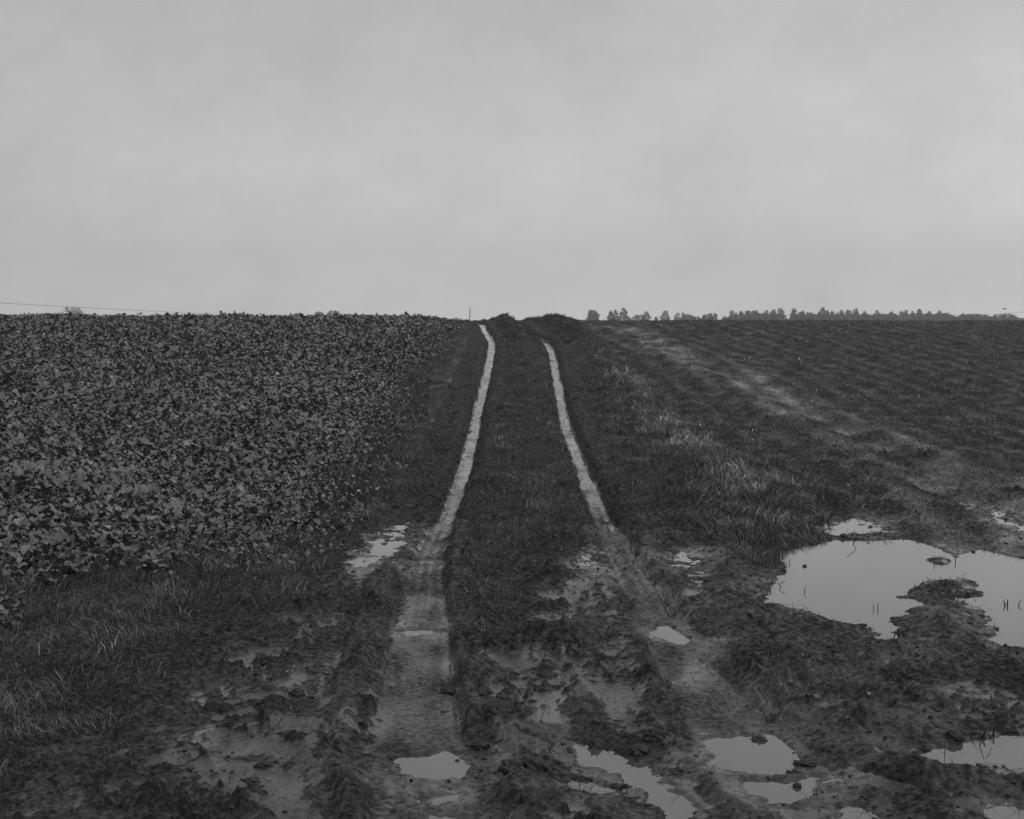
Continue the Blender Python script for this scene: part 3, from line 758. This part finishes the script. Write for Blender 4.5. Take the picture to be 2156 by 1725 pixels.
# single leafy plants standing out in the verge grass
def leafy_plant(px, py, s, label):
    x, y = P(px, py); z = float(land(np.array([x]), np.array([y]), False)['z'][0])
    root = empty('leafy_plant', (x, y, z)); tag(root, label, 'plant', 'leafy plants strayed into the verge grass')
    n = 9; az = np.arange(n)*2.4+random.random()*6; lv = np.linspace(0, 1, n)
    leaves('leaves', np.cos(az)*.02, np.sin(az)*.02, .01+.09*lv*s, (.07+.045*RNG.random(n))*s, az, .2+1.*lv*RNG.random(n), .6+.8*RNG.random(n), RNG.normal(0, .35, n), 8,
           (.9+.9*RNG.random(n)), M_LEAF, parent=root)
    st = tube_mesh('stem', [(0, 0, -.02), (.004, 0, .05*s), (0, .003, .11*s)], [.006, .005, .003], M_LEAF_STEM, root)
def tube_np(pts, rad, seg=6):
    pts = np.array(pts, float); V = []; F = []
    n = len(pts)
    for i in range(n):
        d = pts[min(i+1, n-1)]-pts[max(i-1, 0)]; d /= np.linalg.norm(d)+1e-9
        a = np.cross(d, [0.3, .2, .9] if abs(d[2]) < .9 else [1, 0, 0]); a /= np.linalg.norm(a); b = np.cross(d, a)
        for k in range(seg):
            t = 2*np.pi*k/seg; V.append(pts[i]+rad[i]*(a*np.cos(t)+b*np.sin(t)))
    for i in range(n-1):
        for k in range(seg):
            F.append((i*seg+k, i*seg+(k+1) % seg, (i+1)*seg+(k+1) % seg, (i+1)*seg+k))
    return np.array(V), np.array(F)
def tube_mesh(name, pts, rad, mat, parent=None, loc=None):
    V, F = tube_np(pts, rad); return mesh_np(name, V, F, mat, parent=parent, loc=loc, smooth=True)
M_LEAF_STEM = simple_mat('plant_stem', .05, .5, .4, .2, 10.)
for a in [(35, 1222, 1.2, 'lone leafy plant in the verge grass at the left edge of the picture'),
          (95, 1240, 1.0, 'leafy plant in the grass just right of the one at the left edge'),
          (160, 1222, .9, 'small leafy plant between crop and grass near the left edge'),
          (330, 1215, 1.1, 'pale leafed plant in front of the crop edge, left of the upright stub'),
          (372, 1200, 1.0, 'pale leafed plant at the crop edge, right of the upright stub'),
          (455, 1190, 1.1, 'light leafed plant standing forward at the right of the crop front'),
          (30, 1290, .9, 'low leafy plant deep in the verge grass at the left edge'),
          (20, 1330, .9, 'low pale leafy plant lowest down the left edge of the picture'),
          (540, 1172, 1.0, 'leafy plant at the corner where the crop edge turns uphill'),
          (640, 1110, 1.2, 'large dark leafy plant at the crop corner above the verge')]:
    leafy_plant(*a)

# ------------------------------------------------------------------ dead stems and sticks
def gz(x, y): return float(land(np.array([x]), np.array([y]), True)['z'][0])
def stick(base, tip, label, cat='stem', name='dead_stem', r=.006, depth=None, forks=(), group=None, zoff=0.):
    """base and tip given on the photo; the stem leans within a plane facing the lane at the base's distance"""
    if depth: x0, y0 = PD(base[0], depth)
    else: x0, y0 = P(*base)
    z0 = gz(x0, y0)+zoff
    d = ray(*tip); dy = random.uniform(-.05, .05); Yt = y0+dy
    b0 = ray(*base); zsh = CAM_H + b0[2]*y0       # height the photo gives at the base
    xt = d[0]*Yt; zt = z0 + (CAM_H+d[2]*Yt - zsh)
    A = np.array([0, 0, -.03]); B = np.array([xt-x0, dy, zt-z0])
    mid = B*.5+np.array([random.uniform(-.012, .012), 0, random.uniform(-.006, .01)])
    q = [A, B*.25+mid*.04, mid, B*.78, B]
    Vs, Fs = tube_np(q, [r, r*.9, r*.8, r*.7, r*.5])
    Vl = [Vs]; Fl = [Fs]; k = len(Vs)
    for (t, ax, az_, l) in forks:
        s0 = B*t; e = s0+np.array([ax, 0, az_])*l
        v, f = tube_np([s0, (s0+e)/2+np.array([.005, 0, .004]), e], [r*.6, r*.5, r*.3]); Vl.append(v); Fl.append(f+k); k += len(v)
    o = mesh_np(name, np.vstack(Vl), np.vstack(Fl), M_STEM, loc=(x0, y0, z0), smooth=True)
    tag(o, label, cat, group); return o
STK = [
    ((776, 953), (861, 868), 'long thin dark stem leaning right over the left verge', .008, ()),
    ((800, 918), (798, 894), 'short upright stem just above the long leaning stem on the left verge', .008, ()),
    ((677, 985), (676, 946), 'tall dark upright stem at the right edge of the crop, left one of a pair', .010, ()),
    ((690, 982), (689, 943), 'tall dark upright stem at the right edge of the crop, right one of a pair', .009, ()),
    ((169, 1236), (168, 1214), 'short dark upright stub in the left verge, leftmost', .007, ()),
    ((206, 1242), (200, 1204), 'tall thin dark stem standing in the left verge', .006, ()),
    ((309, 1234), (310, 1207), 'dark upright stub in the grass in front of the crop', .007, ()),
    ((116, 1252), (126, 1226), 'dark stem leaning right in the left verge', .006, ()),
    ((136, 1255), (152, 1234), 'curved dark stalk leaning right beside the left verge stems', .009, ()),
    ((1401, 949), (1456, 1001), 'long dark stick lying slantwise on the right bank', .010, ()),
    ((1377, 968), (1418, 990), 'thin stick lying left of the long stick on the right bank', .007, ()),
    ((1466, 1023), (1508, 1050), 'dark stick lying on the lower part of the right bank', .011, ()),
    ((1295, 843), (1314, 864), 'short dark stick lying on the bank beside the right rut', .014, ()),
    ((1279, 855), (1302, 866), 'short stick lying left of another on the upper bank', .012, ()),
    ((1440, 1022), (1436, 998), 'thin upright stem on the right bank, leftmost of the stub row', .007, ()),
    ((1452, 1022), (1451, 1001), 'thin upright stem second from the left in the stub row', .007, ()),
    ((1470, 1022), (1462, 982), 'forked dark stem standing behind the stub row', .007, ((.5, .5, .8, .12),)),
    ((1474, 1020), (1482, 980), 'tall dark stem crossing the forked one on the bank', .007, ()),
    ((1514, 1030), (1503, 1003), 'stem leaning left in the right hand clump of stubs', .008, ()),
    ((1522, 1030), (1530, 1002), 'stem leaning right in the right hand clump of stubs', .008, ()),
    ((1530, 1032), (1542, 1006), 'rightmost leaning stem of the clump of stubs', .008, ()),
    ((1516, 1032), (1517, 1006), 'straight upright stem in the middle of the clump of stubs', .008, ()),
    ((1421, 985), (1430, 963), 'short dark stem standing on the bank beside the long stick', .008, ()),
    ((1558, 1147), (1549, 1112), 'dark stem leaning left in the clump above the large puddle', .008, ()),
    ((1562, 1147), (1563, 1106), 'tallest upright stem in the clump above the large puddle', .009, ()),
    ((1566, 1147), (1577, 1106), 'dark stem leaning right in the clump above the large puddle', .008, ((.45, -.3, .8, .08),)),
    ((1617, 1131), (1618, 1093), 'single thin stem between the stem clump and the large puddle', .006, ()),
    ((1522, 950), (1525, 925), 'dark upright reed at the upper edge of the right bank', .009, ()),
    ((1504, 948), (1505, 922), 'dark reed left of another at the upper edge of the bank', .009, ()),
    ((1560, 945), (1568, 925), 'dark reed leaning right at the upper edge of the bank', .009, ()),
]
for b, t, lab, r_, fk in STK:
    stick(b, t, lab, 'stem' if 'stick' not in lab else 'stick', 'dead_stem' if 'stick' not in lab else 'fallen_stick', r_*.8, forks=fk)
o = stick((989, 688), (990, 655), 'thin bare sapling on the skyline left of the grassy hump', 'sapling', 'bare_sapling', .014, depth=53., forks=((.35, .4, .7, .12), (.55, -.4, .8, .12), (.7, .3, .8, .08)))
# stems standing in the water
def water_stem(px, py, hgt, lean, label, kind=0, pud=0, r=.004):
    hgt *= .8; r *= .7
    lev = PUD[pud]['lev']; d = ray(px, py); Y = (lev-CAM_H)/d[2]; x = d[0]*Y
    pts = [(0, 0, -.06), (0, 0, 0), (lean*.4*hgt, 0, hgt*.6), (lean*hgt, .01, hgt)]
    if kind == 1: pts = [(0, 0, -.06), (0, 0, 0), (lean*.6*hgt, 0, hgt*.95), (lean*1.2*hgt, 0, hgt*.8), (lean*1.9*hgt, 0, hgt*.15)]
    if kind == 2: pts = [(0, 0, -.06), (0, 0, .0), (-lean*hgt*.5, 0, hgt*.4), (lean*hgt*.3, 0, hgt*.75), (lean*hgt, 0, hgt)]
    V, F = tube_np(pts, [r]*2+[r*.8]*(len(pts)-3)+[r*.45])
    o = mesh_np('water_stem', V, F, M_STEM, loc=(x, Y, lev), smooth=True)
    tag(o, label, 'stem')
for a in [(1796, 1146, .16, -.5, 'branched twig rising at the far shore of the large puddle', 2, 0, .006),
          (1645, 1237, .07, .6, 'bent twig near the left shore of the large puddle', 2, 0, .006),
          (1622, 1245, .05, -.1, 'short thick stub at the left shore of the large puddle', 0, 0, .008),
          (1695, 1247, .06, .3, 'crooked twig standing in the left half of the large puddle', 2, 0, .005),
          (1662, 1187, .06, .2, 'thin stalk in the upper left of the large puddle', 0, 0, .004),
          (1839, 1284, .05, 0, 'thin stalk in the middle of the large puddle, left of a pair', 0, 0, .004),
          (1848, 1283, .06, .1, 'thin stalk in the middle of the large puddle, right of a pair', 0, 0, .005),
          (1882, 1345, .07, .3, 'dark hooked stalk in the narrow bay of the large puddle', 1, 0, .006),
          (1893, 1346, .07, .0, 'dark upright stalk in the narrow bay of the large puddle', 0, 0, .007),
          (1902, 1344, .06, -.1, 'short dark stalk beside the mud in the narrow bay', 0, 0, .006),
          (2116, 1275, .045, -.3, 'short thick reed stub right of the mud spit, left of two', 0, 0, .008),
          (2121, 1275, .055, .05, 'short thick reed stub right of the mud spit, right of two', 0, 0, .008),
          (2146, 1275, .045, .4, 'bent reed stub at the right edge of the large puddle', 2, 0, .006),
          (1967, 1187, .08, .05, 'upright stalk on the small islet of the large puddle', 0, 0, .005),
          (2012, 1182, .09, -.1, 'dark stalk at the right tip of the small islet', 0, 0, .006),
          (2063, 1570, .09, .45, 'bent stem arching over the lower right puddle', 1, 6, .004),
          (2072, 1556, .05, .15, 'dark seed head at the far shore of the lower right puddle, left one', 2, 6, .009),
          (2092, 1552, .05, .1, 'dark seed head at the far shore of the lower right puddle, right one', 2, 6, .008),
          (1989, 1590, .08, 0, 'thin upright stalk in the lower right puddle', 0, 6, .003)]:
    water_stem(*a)

# ------------------------------------------------------------------ clods, stones, litter
def ico(sub):
    import bmesh
    bm = bmesh.new(); bmesh.ops.create_icosphere(bm, subdivisions=sub, radius=1)
    V = np.array([v.co[:] for v in bm.verts]); F = np.array([[v.index for v in f.verts] for f in bm.faces]); bm.free()
    return V, F
IV1, IF1 = ico(1); IV2, IF2 = ico(2); IV4, IF4 = ico(4)
def clod(px, py, sx, sy, sz, label, cat='clod', name='mud_clod', mat=None, lev=None, seed=0, sink=.25):
    x, y = P(px, py)
    if lev is not None:
        d = ray(px, py); y = (PUD[lev]['lev']-CAM_H)/d[2]; x = d[0]*y; z = PUD[lev]['lev']
    else: z = gz(x, y)
    V = IV4.copy()
    sx *= .8; sy *= .8; sz *= .95
    f = 1+.42*perlin(V[:, 0]*1.7+seed*3.1+V[:, 2]*2, V[:, 1]*1.7+V[:, 2], seed) + .30*perlin(V[:, 0]*5+V[:, 2]*4+seed, V[:, 1]*5+seed, seed+1) + .16*perlin(V[:, 0]*12+V[:, 2]*9, V[:, 1]*12+seed-V[:, 2]*5, seed+2)
    V = V*f[:, None]*np.array([sx, sy, sz])
    o = mesh_np(name, V, IF4, mat or M_CLOD, loc=(x, y, z+sz*(1-2*sink)*.5), smooth=True)
    tag(o, label, cat)
CL = [(1255, 1551, .045, .04, .038, 'dark round clod above the long curved puddle'),
      (1377, 1553, .06, .05, .04, 'twin lobed clod right of the dark round clod'),
      (1345, 1570, .06, .05, .03, 'broad low clod at the far end of the long curved puddle'),
      (962, 1580, .022, .02, .018, 'small dark clod at the far rim of the oval puddle'),
      (942, 1452, .05, .04, .022, 'flat clod on the floor of the left rut'),
      (1125, 1618, .065, .05, .045, 'large lumpy clod on the ridge between oval and curved puddles'),
      (1150, 1612, .045, .05, .035, 'clod leaning against the large lumpy one'),
      (1598, 1536, .055, .05, .042, 'layered clod at the far rim of the broad smooth puddle'),
      (1660, 1330, .05, .05, .03, 'clod on the bank below the left shore of the large puddle'),
      (1650, 1190, .03, .03, .03, 'round clod on the left shore of the large puddle'),
      (625, 1460, .05, .04, .03, 'clod on the mud left of the left ridge'),
      (555, 1608, .045, .035, .018, 'flat dark clod at the lower left among wet mud'),
      (530, 1655, .04, .035, .018, 'dark clod nearest the bottom left of the mud'),
      (1320, 1632, .05, .04, .025, 'clod on the near shore of the long curved puddle'),
      (1010, 1560, .05, .04, .03, 'clod on the ridge just right of the oval puddle'),
      (1075, 1625, .06, .05, .035, 'clod at the left end of the muddy ridge'),
      (2010, 1545, .05, .05, .03, 'clod above the lower right puddle near the mound')]
for i, c in enumerate(CL): clod(*c, seed=i*7+3)
clod(1702, 1609, .085, .06, .020, 'smooth flat mud islet on the right side of the broad puddle', 'islet', 'mud_islet', lev=4, seed=90, sink=.4)
#clod(1585, 1641, .09, .03, .014, 'thin bar of mud closing the broad puddle, left part', 'islet', 'mud_islet', lev=4, seed=91, sink=.4)
#clod(1665, 1638, .09, .025, .013, 'thin bar of mud closing the broad puddle, right part', 'islet', 'mud_islet', lev=4, seed=92, sink=.4)
clod(1618, 1641, .03, .016, .012, 'tiny speck of mud between the broad puddle and the small one below', 'islet', 'mud_islet', lev=4, seed=95, sink=.4)
clod(1678, 1657, .022, .018, .016, 'small dark stone in the puddle below the broad one', 'stone', 'stone', lev=5, seed=93)
clod(1694, 1193, .02, .02, .014, 'dark speck of mud afloat in the large puddle', 'clod', lev=0, seed=94)
for i, (px, py, s, lab) in enumerate([(1690, 1388, .009, 'small pale stone on the dark ridge left of the mud bank'), (1829, 1482, .012, 'whitish pebble on the churned mud below the large puddle'),
        (1167, 1565, .008, 'pale pebble in the mud left of the long curved puddle'), (566, 1640, .008, 'pale pebble beside the dark clod at lower left'), (648, 1322, .010, 'white pebble on the mud left of the left ridge'),
        (604, 1431, .008, 'tiny white pebble on the mud left of the clod'), (1748, 1351, .008, 'pale pebble on the bank below the big puddle'), (1058, 1480, .010, 'white pebble on the ridge right of the left rut')]):
    clod(px, py, s, s*.8, s*.8, lab, 'pebble', 'pebble', M_STONE, seed=200+i, sink=.1)

# white piece of straw near the lower puddle
x, y = P(1754, 1640); z = gz(x, y)+.008
o = tube_mesh('straw_piece', [(-.05, 0, 0), (-.015, .01, .004), (.005, .0, .012), (.03, .015, .01), (.05, .01, .004)], [.002, .0035, .0035, .0035, .002], M_STRAW, loc=(x, y, z))
tag(o, 'white curved straw lying right of the small puddle in the right rut', 'straw')
x, y = P(1372, 1553); 

def crumbs():
    X, Y = fan_points(1100, 5.2, 26, p=1.5)
    r = land(X, Y, fine=True)
    pr = (1-r['turf'])*np.clip(.45+1.2*perlin(X*2.5, Y*2, 401)+.5*r['ridge'], .03, 1)*(.25+.75*r['smooth'])*np.where(r['flo'] > .5, np.where(Y < 14, .6, .25), 1)*(1-.4*r['film'])
    k = (RNG.random(len(X)) < pr) & ~r['sub']
    X, Y, Z = X[k], Y[k], r['z'][k]; n = len(X)
    s = (.0025+.010*RNG.random(n)**5)*np.maximum(1, (Y/9)**.5)
    V = IV1[None]*(.7+.7*RNG.random((n, len(IV1), 1)))*s[:, None, None]*np.stack([1+.6*RNG.random(n), 1+.4*RNG.random(n), .40+.3*RNG.random(n)], -1)[:, None]
    a = RNG.random(n)*6.28
    vx = V[..., 0]*np.cos(a)[:, None]-V[..., 1]*np.sin(a)[:, None]; vy = V[..., 0]*np.sin(a)[:, None]+V[..., 1]*np.cos(a)[:, None]
    V = np.stack([vx+X[:, None], vy+Y[:, None], V[..., 2]+(Z+s*.2)[:, None]], -1)
    F = (IF1[None]+(np.arange(n)*len(IV1))[:, None, None]).reshape(-1, 3)
    o = mesh_np('mud_crumbs', V.reshape(-1, 3), F, M_CLOD, smooth=True)
    tag(o, 'crumbs and small lumps of mud strewn over the churned track', 'mud', kind='stuff')
crumbs()

def litter():
    X, Y = fan_points(520, 5.2, 24, p=1.2)
    r = land(X, Y, fine=True)
    pr = (1-r['turf'])*np.clip(.30+1.6*perlin(X*1.6, Y*1.3, 411), .04, 1)*(.2+.8*r['smooth'])
    k = (RNG.random(len(X)) < pr) & ~r['sub']
    X, Y, Z = X[k], Y[k], r['z'][k]; n = len(X)
    tone = .35+.5*RNG.random(n)
    tone = np.where(RNG.random(n) < .06, 3.0*RNG.random(n)+1, tone)
    blades('plant_litter', X, Y, Z+.003, .05+.05*RNG.random(n), .0035*np.maximum(1, (Y/9)**.5), 1.4+.7*RNG.random(n), M_LITTER, tone,
           'dead stalks and roots trampled into the mud', 'litter', droop=.95)
litter()

# ------------------------------------------------------------------ skyline trees
def conifer(x, y, z0, H, hw, label, kind, group):
    root = empty('conifer_tree' if kind != 'round' and kind != 'bare' else 'broadleaf_tree', (x, y, z0))
    tag(root, label, 'tree', group)
    tube_mesh('trunk', [(0, 0, -.3), (.02*H, 0, H*.5), (0, 0, H*.97)], [.022*H, .014*H, .003*H], M_BARK, root)
    n = 2200 if kind != 'bare' else 620
    t = 1-RNG.random(n)**(.55 if kind in ('cone', 'pine') else .72)                      # 0 bottom, 1 top
    if kind == 'cone': rad = 1.5*hw*(1-t)**.9*(.82+.24*np.sin(t*44))+hw*.05
    elif kind == 'pine': rad = 1.25*hw*np.clip(1.0-t**1.5, .05, 1)*(.80+.25*np.sin(t*28+RNG.random()*6))
    else: rad = hw*np.sqrt(np.clip(1-(2*t-1.0)**2*.9, .03, 1))
    lumps = RNG.random(5)*6.28
    a = RNG.random(n)*6.28
    rad = rad*(1+.22*np.sin(a*3+lumps[0]+t*9)+.15*np.sin(a*5+lumps[1]-t*17))
    rr = rad*(1-.55*RNG.random(n)**1.6)
    lowc = .02 if kind in ('cone', 'pine') else .22
    if kind == 'round': lowc = .38
    if kind == 'bare': lowc = .35
    cx, cy, cz = rr*np.cos(a), rr*np.sin(a), H*(lowc+(1-lowc)*t)
    s = H*.042*(.6+.8*RNG.random(n))
    d1 = RNG.normal(0, 1, (n, 3)); d2 = RNG.normal(0, 1, (n, 3))
    out_ = np.stack([np.cos(a), np.sin(a), .25+0*a], -1); d1 = d1*.5+out_*1.2
    d1 /= np.linalg.norm(d1, axis=1)[:, None]; d2 /= np.linalg.norm(d2, axis=1)[:, None]
    c = np.stack([cx, cy, cz], -1)
    V = np.stack([c-d2*s[:, None]*.5, c+d2*s[:, None]*.5, c+d1*s[:, None]*1.5], 1).reshape(-1, 3)
    F = np.arange(n*3).reshape(-1, 3)
    mesh_np('crown', V, F, M_NEEDLE, parent=root, attrs={'tone': np.repeat(.5+.8*RNG.random(n)+.4*np.sin(a*3+t*9+lumps[0]), 3)})
    return root
TREES = [  # source-pixel x, top y, half width, kind   (photo 2500 wide)
    (1447, 757.5, 8, 'round', 'small round crowned tree standing alone, leftmost on the right skyline'),
    (1491, 757, 10, 'pine', 'bushy pine at the left end of the first pair of big skyline trees'),
    (1502, 756, 11, 'pine', 'spiky pine between a bushy pine and the broad tall pine'),
    (1522, 752, 17, 'pine', 'broad tall dark pine, the biggest of the detached skyline trees'),
    (1561, 769, 11, 'round', 'low rounded bush tree left of a pointed pine'),
    (1577, 760, 13, 'cone', 'pointed pine just right of a low rounded bush tree'),
    (1602, 773, 7, 'cone', 'very low bush between two pointed pines on the skyline'),
    (1625, 759, 14, 'cone', 'wide spreading spruce standing alone with a sharp tip'),
    (1654, 765, 4, 'bare', 'spindly thin tree between the spreading spruce and a small spruce'),
    (1668, 764, 7, 'cone', 'small spruce next to the spindly thin tree'),
    (1681, 768, 8, 'round', 'small blunt tree right of the small spruce'),
    (1700, 774, 9, 'round', 'low hedge like tree before the group of three'),
    (1726, 768, 8, 'round', 'left and lowest tree of a detached group of three'),
    (1735, 764, 8, 'pine', 'middle tree of the detached group of three'),
    (1746, 764, 9, 'pine', 'right tree of the detached group of three beside the gap'),
    (1768, 777, 6, 'round', 'tiny bush in the gap left of the long tree belt'),
]
BELT = [(1787, 757, 13, 'pine'), (1797, 763, 8, 'pine'), (1809, 760, 8, 'cone'), (1825, 757, 11, 'pine'), (1833, 760, 10, 'round'), (1845, 757, 13, 'pine'), (1857, 765, 13, 'round'),
        (1871, 757, 8, 'cone'), (1882, 760, 8, 'pine'), (1890, 756, 10, 'cone'), (1906, 752, 13, 'cone'), (1938, 753, 10, 'cone'), (1955, 762, 8, 'cone'), (1961, 760, 8, 'pine'), (1972, 762, 6, 'cone'),
        (1980, 764, 9, 'pine'), (1993, 767, 9, 'round'), (2000, 761, 12, 'pine'), (2009, 750, 10, 'cone'), (2019, 757, 9, 'pine'), (2032, 759, 10, 'pine'), (2045, 761, 9, 'pine'), (2055, 757, 8, 'cone'),
        (2069, 757, 9, 'pine'), (2076, 759, 8, 'pine'), (2090, 753, 9, 'cone'), (2101, 768, 9, 'round'), (2111, 760, 10, 'pine'), (2123, 771, 10, 'round'), (2141, 757, 14, 'pine'), (2157, 768, 9, 'round'),
        (2170, 764, 8, 'pine'), (2177, 761, 8, 'cone'), (2186, 766, 8, 'pine'), (2200, 758, 8, 'cone'), (2212, 757, 11, 'pine'), (2228, 759, 10, 'pine'), (2244, 754, 8, 'cone'), (2258, 766, 11, 'round'),
        (2269, 760, 6, 'cone'), (2280, 767, 9, 'round'), (2294, 758, 12, 'pine'), (2306, 765, 9, 'round'), (2316, 769, 10, 'round'), (2341, 773, 12, 'round'), (2358, 769, 13, 'round'), (2378, 766, 14, 'round'),
        (2397, 768, 14, 'round'), (2417, 774, 11, 'round'), (2438, 768, 13, 'round'), (2450, 765, 8, 'pine'), (2462, 767, 12, 'round'), (2473, 773, 9, 'round'), (2491, 777, 11, 'round')]
ORD = ['first', 'second', 'third', 'fourth', 'fifth', 'sixth', 'seventh', 'eighth', 'ninth', 'tenth', 'eleventh', 'twelfth', 'thirteenth', 'fourteenth', 'fifteenth', 'sixteenth', 'seventeenth', 'eighteenth', 'nineteenth', 'twentieth',
       'twenty-first', 'twenty-second', 'twenty-third', 'twenty-fourth', 'twenty-fifth', 'twenty-sixth', 'twenty-seventh', 'twenty-eighth']
KN = {'pine': 'bushy pine', 'cone': 'pointed spruce', 'round': 'rounded tree', 'bare': 'thin tree'}
K = PW/2500.
def put_tree(sx, sy, hw, kind, label, group, dist=None):
    Y = dist or 600+random.uniform(-25, 60)
    z0 = float(profile(Y))
    d = ray(sx*K, sy*K); top = CAM_H+d[2]*Y; x = d[0]*Y
    conifer(x, Y, z0, top-z0, hw*K*Y/PF*1.45, label, kind, group)
for t in TREES: put_tree(*t, 'detached trees on the right skyline')
nB = len(BELT)
for i, t in enumerate(BELT):
    if i < nB//2: lab = 'hazy %s, %s from the left end of the long tree belt' % (KN[t[3]], ORD[i])
    else: lab = 'hazy %s, %s from the right end of the long tree belt' % (KN[t[3]], ORD[nB-1-i])
    put_tree(*t, lab, 'trees of the long belt on the right skyline')
# undergrowth that closes the foot of the belt
def under():
    n = 40000
    sx = 1765+RNG.random(n)*760; Y = 640+RNG.random(n)*60
    gap = np.exp(-((sx-1922)/9.)**2)+.5*np.exp(-((sx-2328)/8.)**2)
    x = (sx*K-PW/2)/PF*Y
    top = 10.7+1.1*perlin(sx*.07, sx*0, 500)-gap*2.6-2.2*sstep(2310, 2480, sx)-1.5*sstep(1800, 1770, sx)
    z = profile(Y)+top*RNG.random(n)
    s = .42; c = np.stack([x, Y, z], -1); d = RNG.normal(0, 1, (n, 3, 3)); V = c[:, None]+d*s*.7
    o = mesh_np('far_wood', V.reshape(-1, 3), np.arange(n*3).reshape(-1, 3), M_NEEDLE, attrs={'tone': np.ones(n*3)})
    tag(o, 'undergrowth and farther trees filling the foot of the hazy belt', 'wood', kind='stuff')
under()
# faint bushes beyond the left skyline
put_tree(172, 750, 15, 'bare', 'faint hazy bare tree crown above the crop at far left', 'faint trees beyond the left skyline', 740)
put_tree(186, 752, 11, 'bare', 'faint hazy bare crown touching the right side of the far left one', 'faint trees beyond the left skyline', 740)
put_tree(727, 765, 9, 'round', 'low faint bush on the crop skyline, leftmost of three', 'faint trees beyond the left skyline', 745)
put_tree(779, 762, 8, 'round', 'low faint bush on the crop skyline, middle of three', 'faint trees beyond the left skyline', 745)
put_tree(813, 759, 10, 'round', 'faint bush on the crop skyline, rightmost and tallest of three', 'faint trees beyond the left skyline', 745)

# ------------------------------------------------------------------ overhead lines, bird
def cable(a, b, Ya, Yb, r, label):
    pts = []
    for t in np.linspace(-.35, 1.0, 30):
        sx = a[0]+(b[0]-a[0])*t; sy = a[1]+(b[1]-a[1])*t + 5*t*(t-1)*-1
        Y = Ya+(Yb-Ya)*t; d = ray(sx*K, sy*K); pts.append((d[0]*Y, Y, CAM_H+d[2]*Y))
    o = tube_mesh('power_cable', pts, [r]*len(pts), M_CABLE); tag(o, label, 'cable')
cable((0, 740), (720, 776), 260, 420, .035, 'thin overhead cable sloping down to the crop skyline at left')
cable((2500, 762), (2310, 771), 420, 480, .035, 'thin overhead cable above the trees at the right edge')
def bird():
    d = ray(2453*K, 754.5*K); Y = 160.; x = d[0]*Y; z = CAM_H+d[2]*Y
    body = [(-.22, 0, 0, .01), (-.16, 0, .0, .035), (-.05, 0, 0, .06), (.06, 0, .005, .055), (.13, 0, .015, .03), (.17, 0, .02, .035), (.2, 0, .02, .02), (.24, 0, .015, .004)]
    V, F = tube_np([b[:3] for b in body], [b[3] for b in body], 8)
    vs = [V]; fs = [F]; k = len(V)
    for s in (-1, 1):
        sec = [(0.03, 0, .02, .12), (-.02, .16*s, .07, .11), (-.05, .30*s, .05, .07), (-.12, .42*s, .02, .01)]
        W_ = []
        for (cx, cy, cz, ch) in sec: W_ += [(cx+ch*.5, cy, cz+.008), (cx-ch*.5, cy, cz), (cx, cy, cz+.02), (cx, cy, cz-.006)]
        f = []
        for i in range(3):
            a = i*4; o4 = [0, 2, 1, 3]
            for j in range(4): f.append((a+o4[j], a+o4[(j+1) % 4], a+4+o4[(j+1) % 4], a+4+o4[j]))
        vs.append(np.array(W_)); fs.append(np.array(f)+k); k += 16
    o = mesh_np('bird', np.vstack(vs), np.vstack(fs), M_BIRD, loc=(x, Y, z), smooth=True); o.rotation_euler = (0, 0, R(12))
    tag(o, 'small dark bird gliding above the trees at the right edge', 'bird')
bird()

# ------------------------------------------------------------------ haze
def haze():
    x0, x1, y0, y1, z0, z1 = -420, 420, -40, 790, -8, 45
    V = np.array([(x, y, z) for x in (x0, x1) for y in (y0, y1) for z in (z0, z1)], float)
    F = np.array([(0, 1, 3, 2), (4, 6, 7, 5), (0, 4, 5, 1), (2, 3, 7, 6), (0, 2, 6, 4), (1, 5, 7, 3)])
    m = bpy.data.materials.new('haze'); m.use_nodes = True; nt = m.node_tree
    nt.nodes.remove(nt.nodes['Principled BSDF'])
    v = nt.nodes.new('ShaderNodeVolumePrincipled'); v.inputs['Color'].default_value = g(.99); v.inputs['Anisotropy'].default_value = .6; v.inputs['Density'].default_value = .0008
    nt.links.new(v.outputs[0], nt.nodes['Material Output'].inputs['Volume'])
    o = mesh_np('haze', V, F, m); tag(o, kind='stuff'); o['label'] = 'thin grey mist between the track and the far trees'; o['category'] = 'haze'
haze()
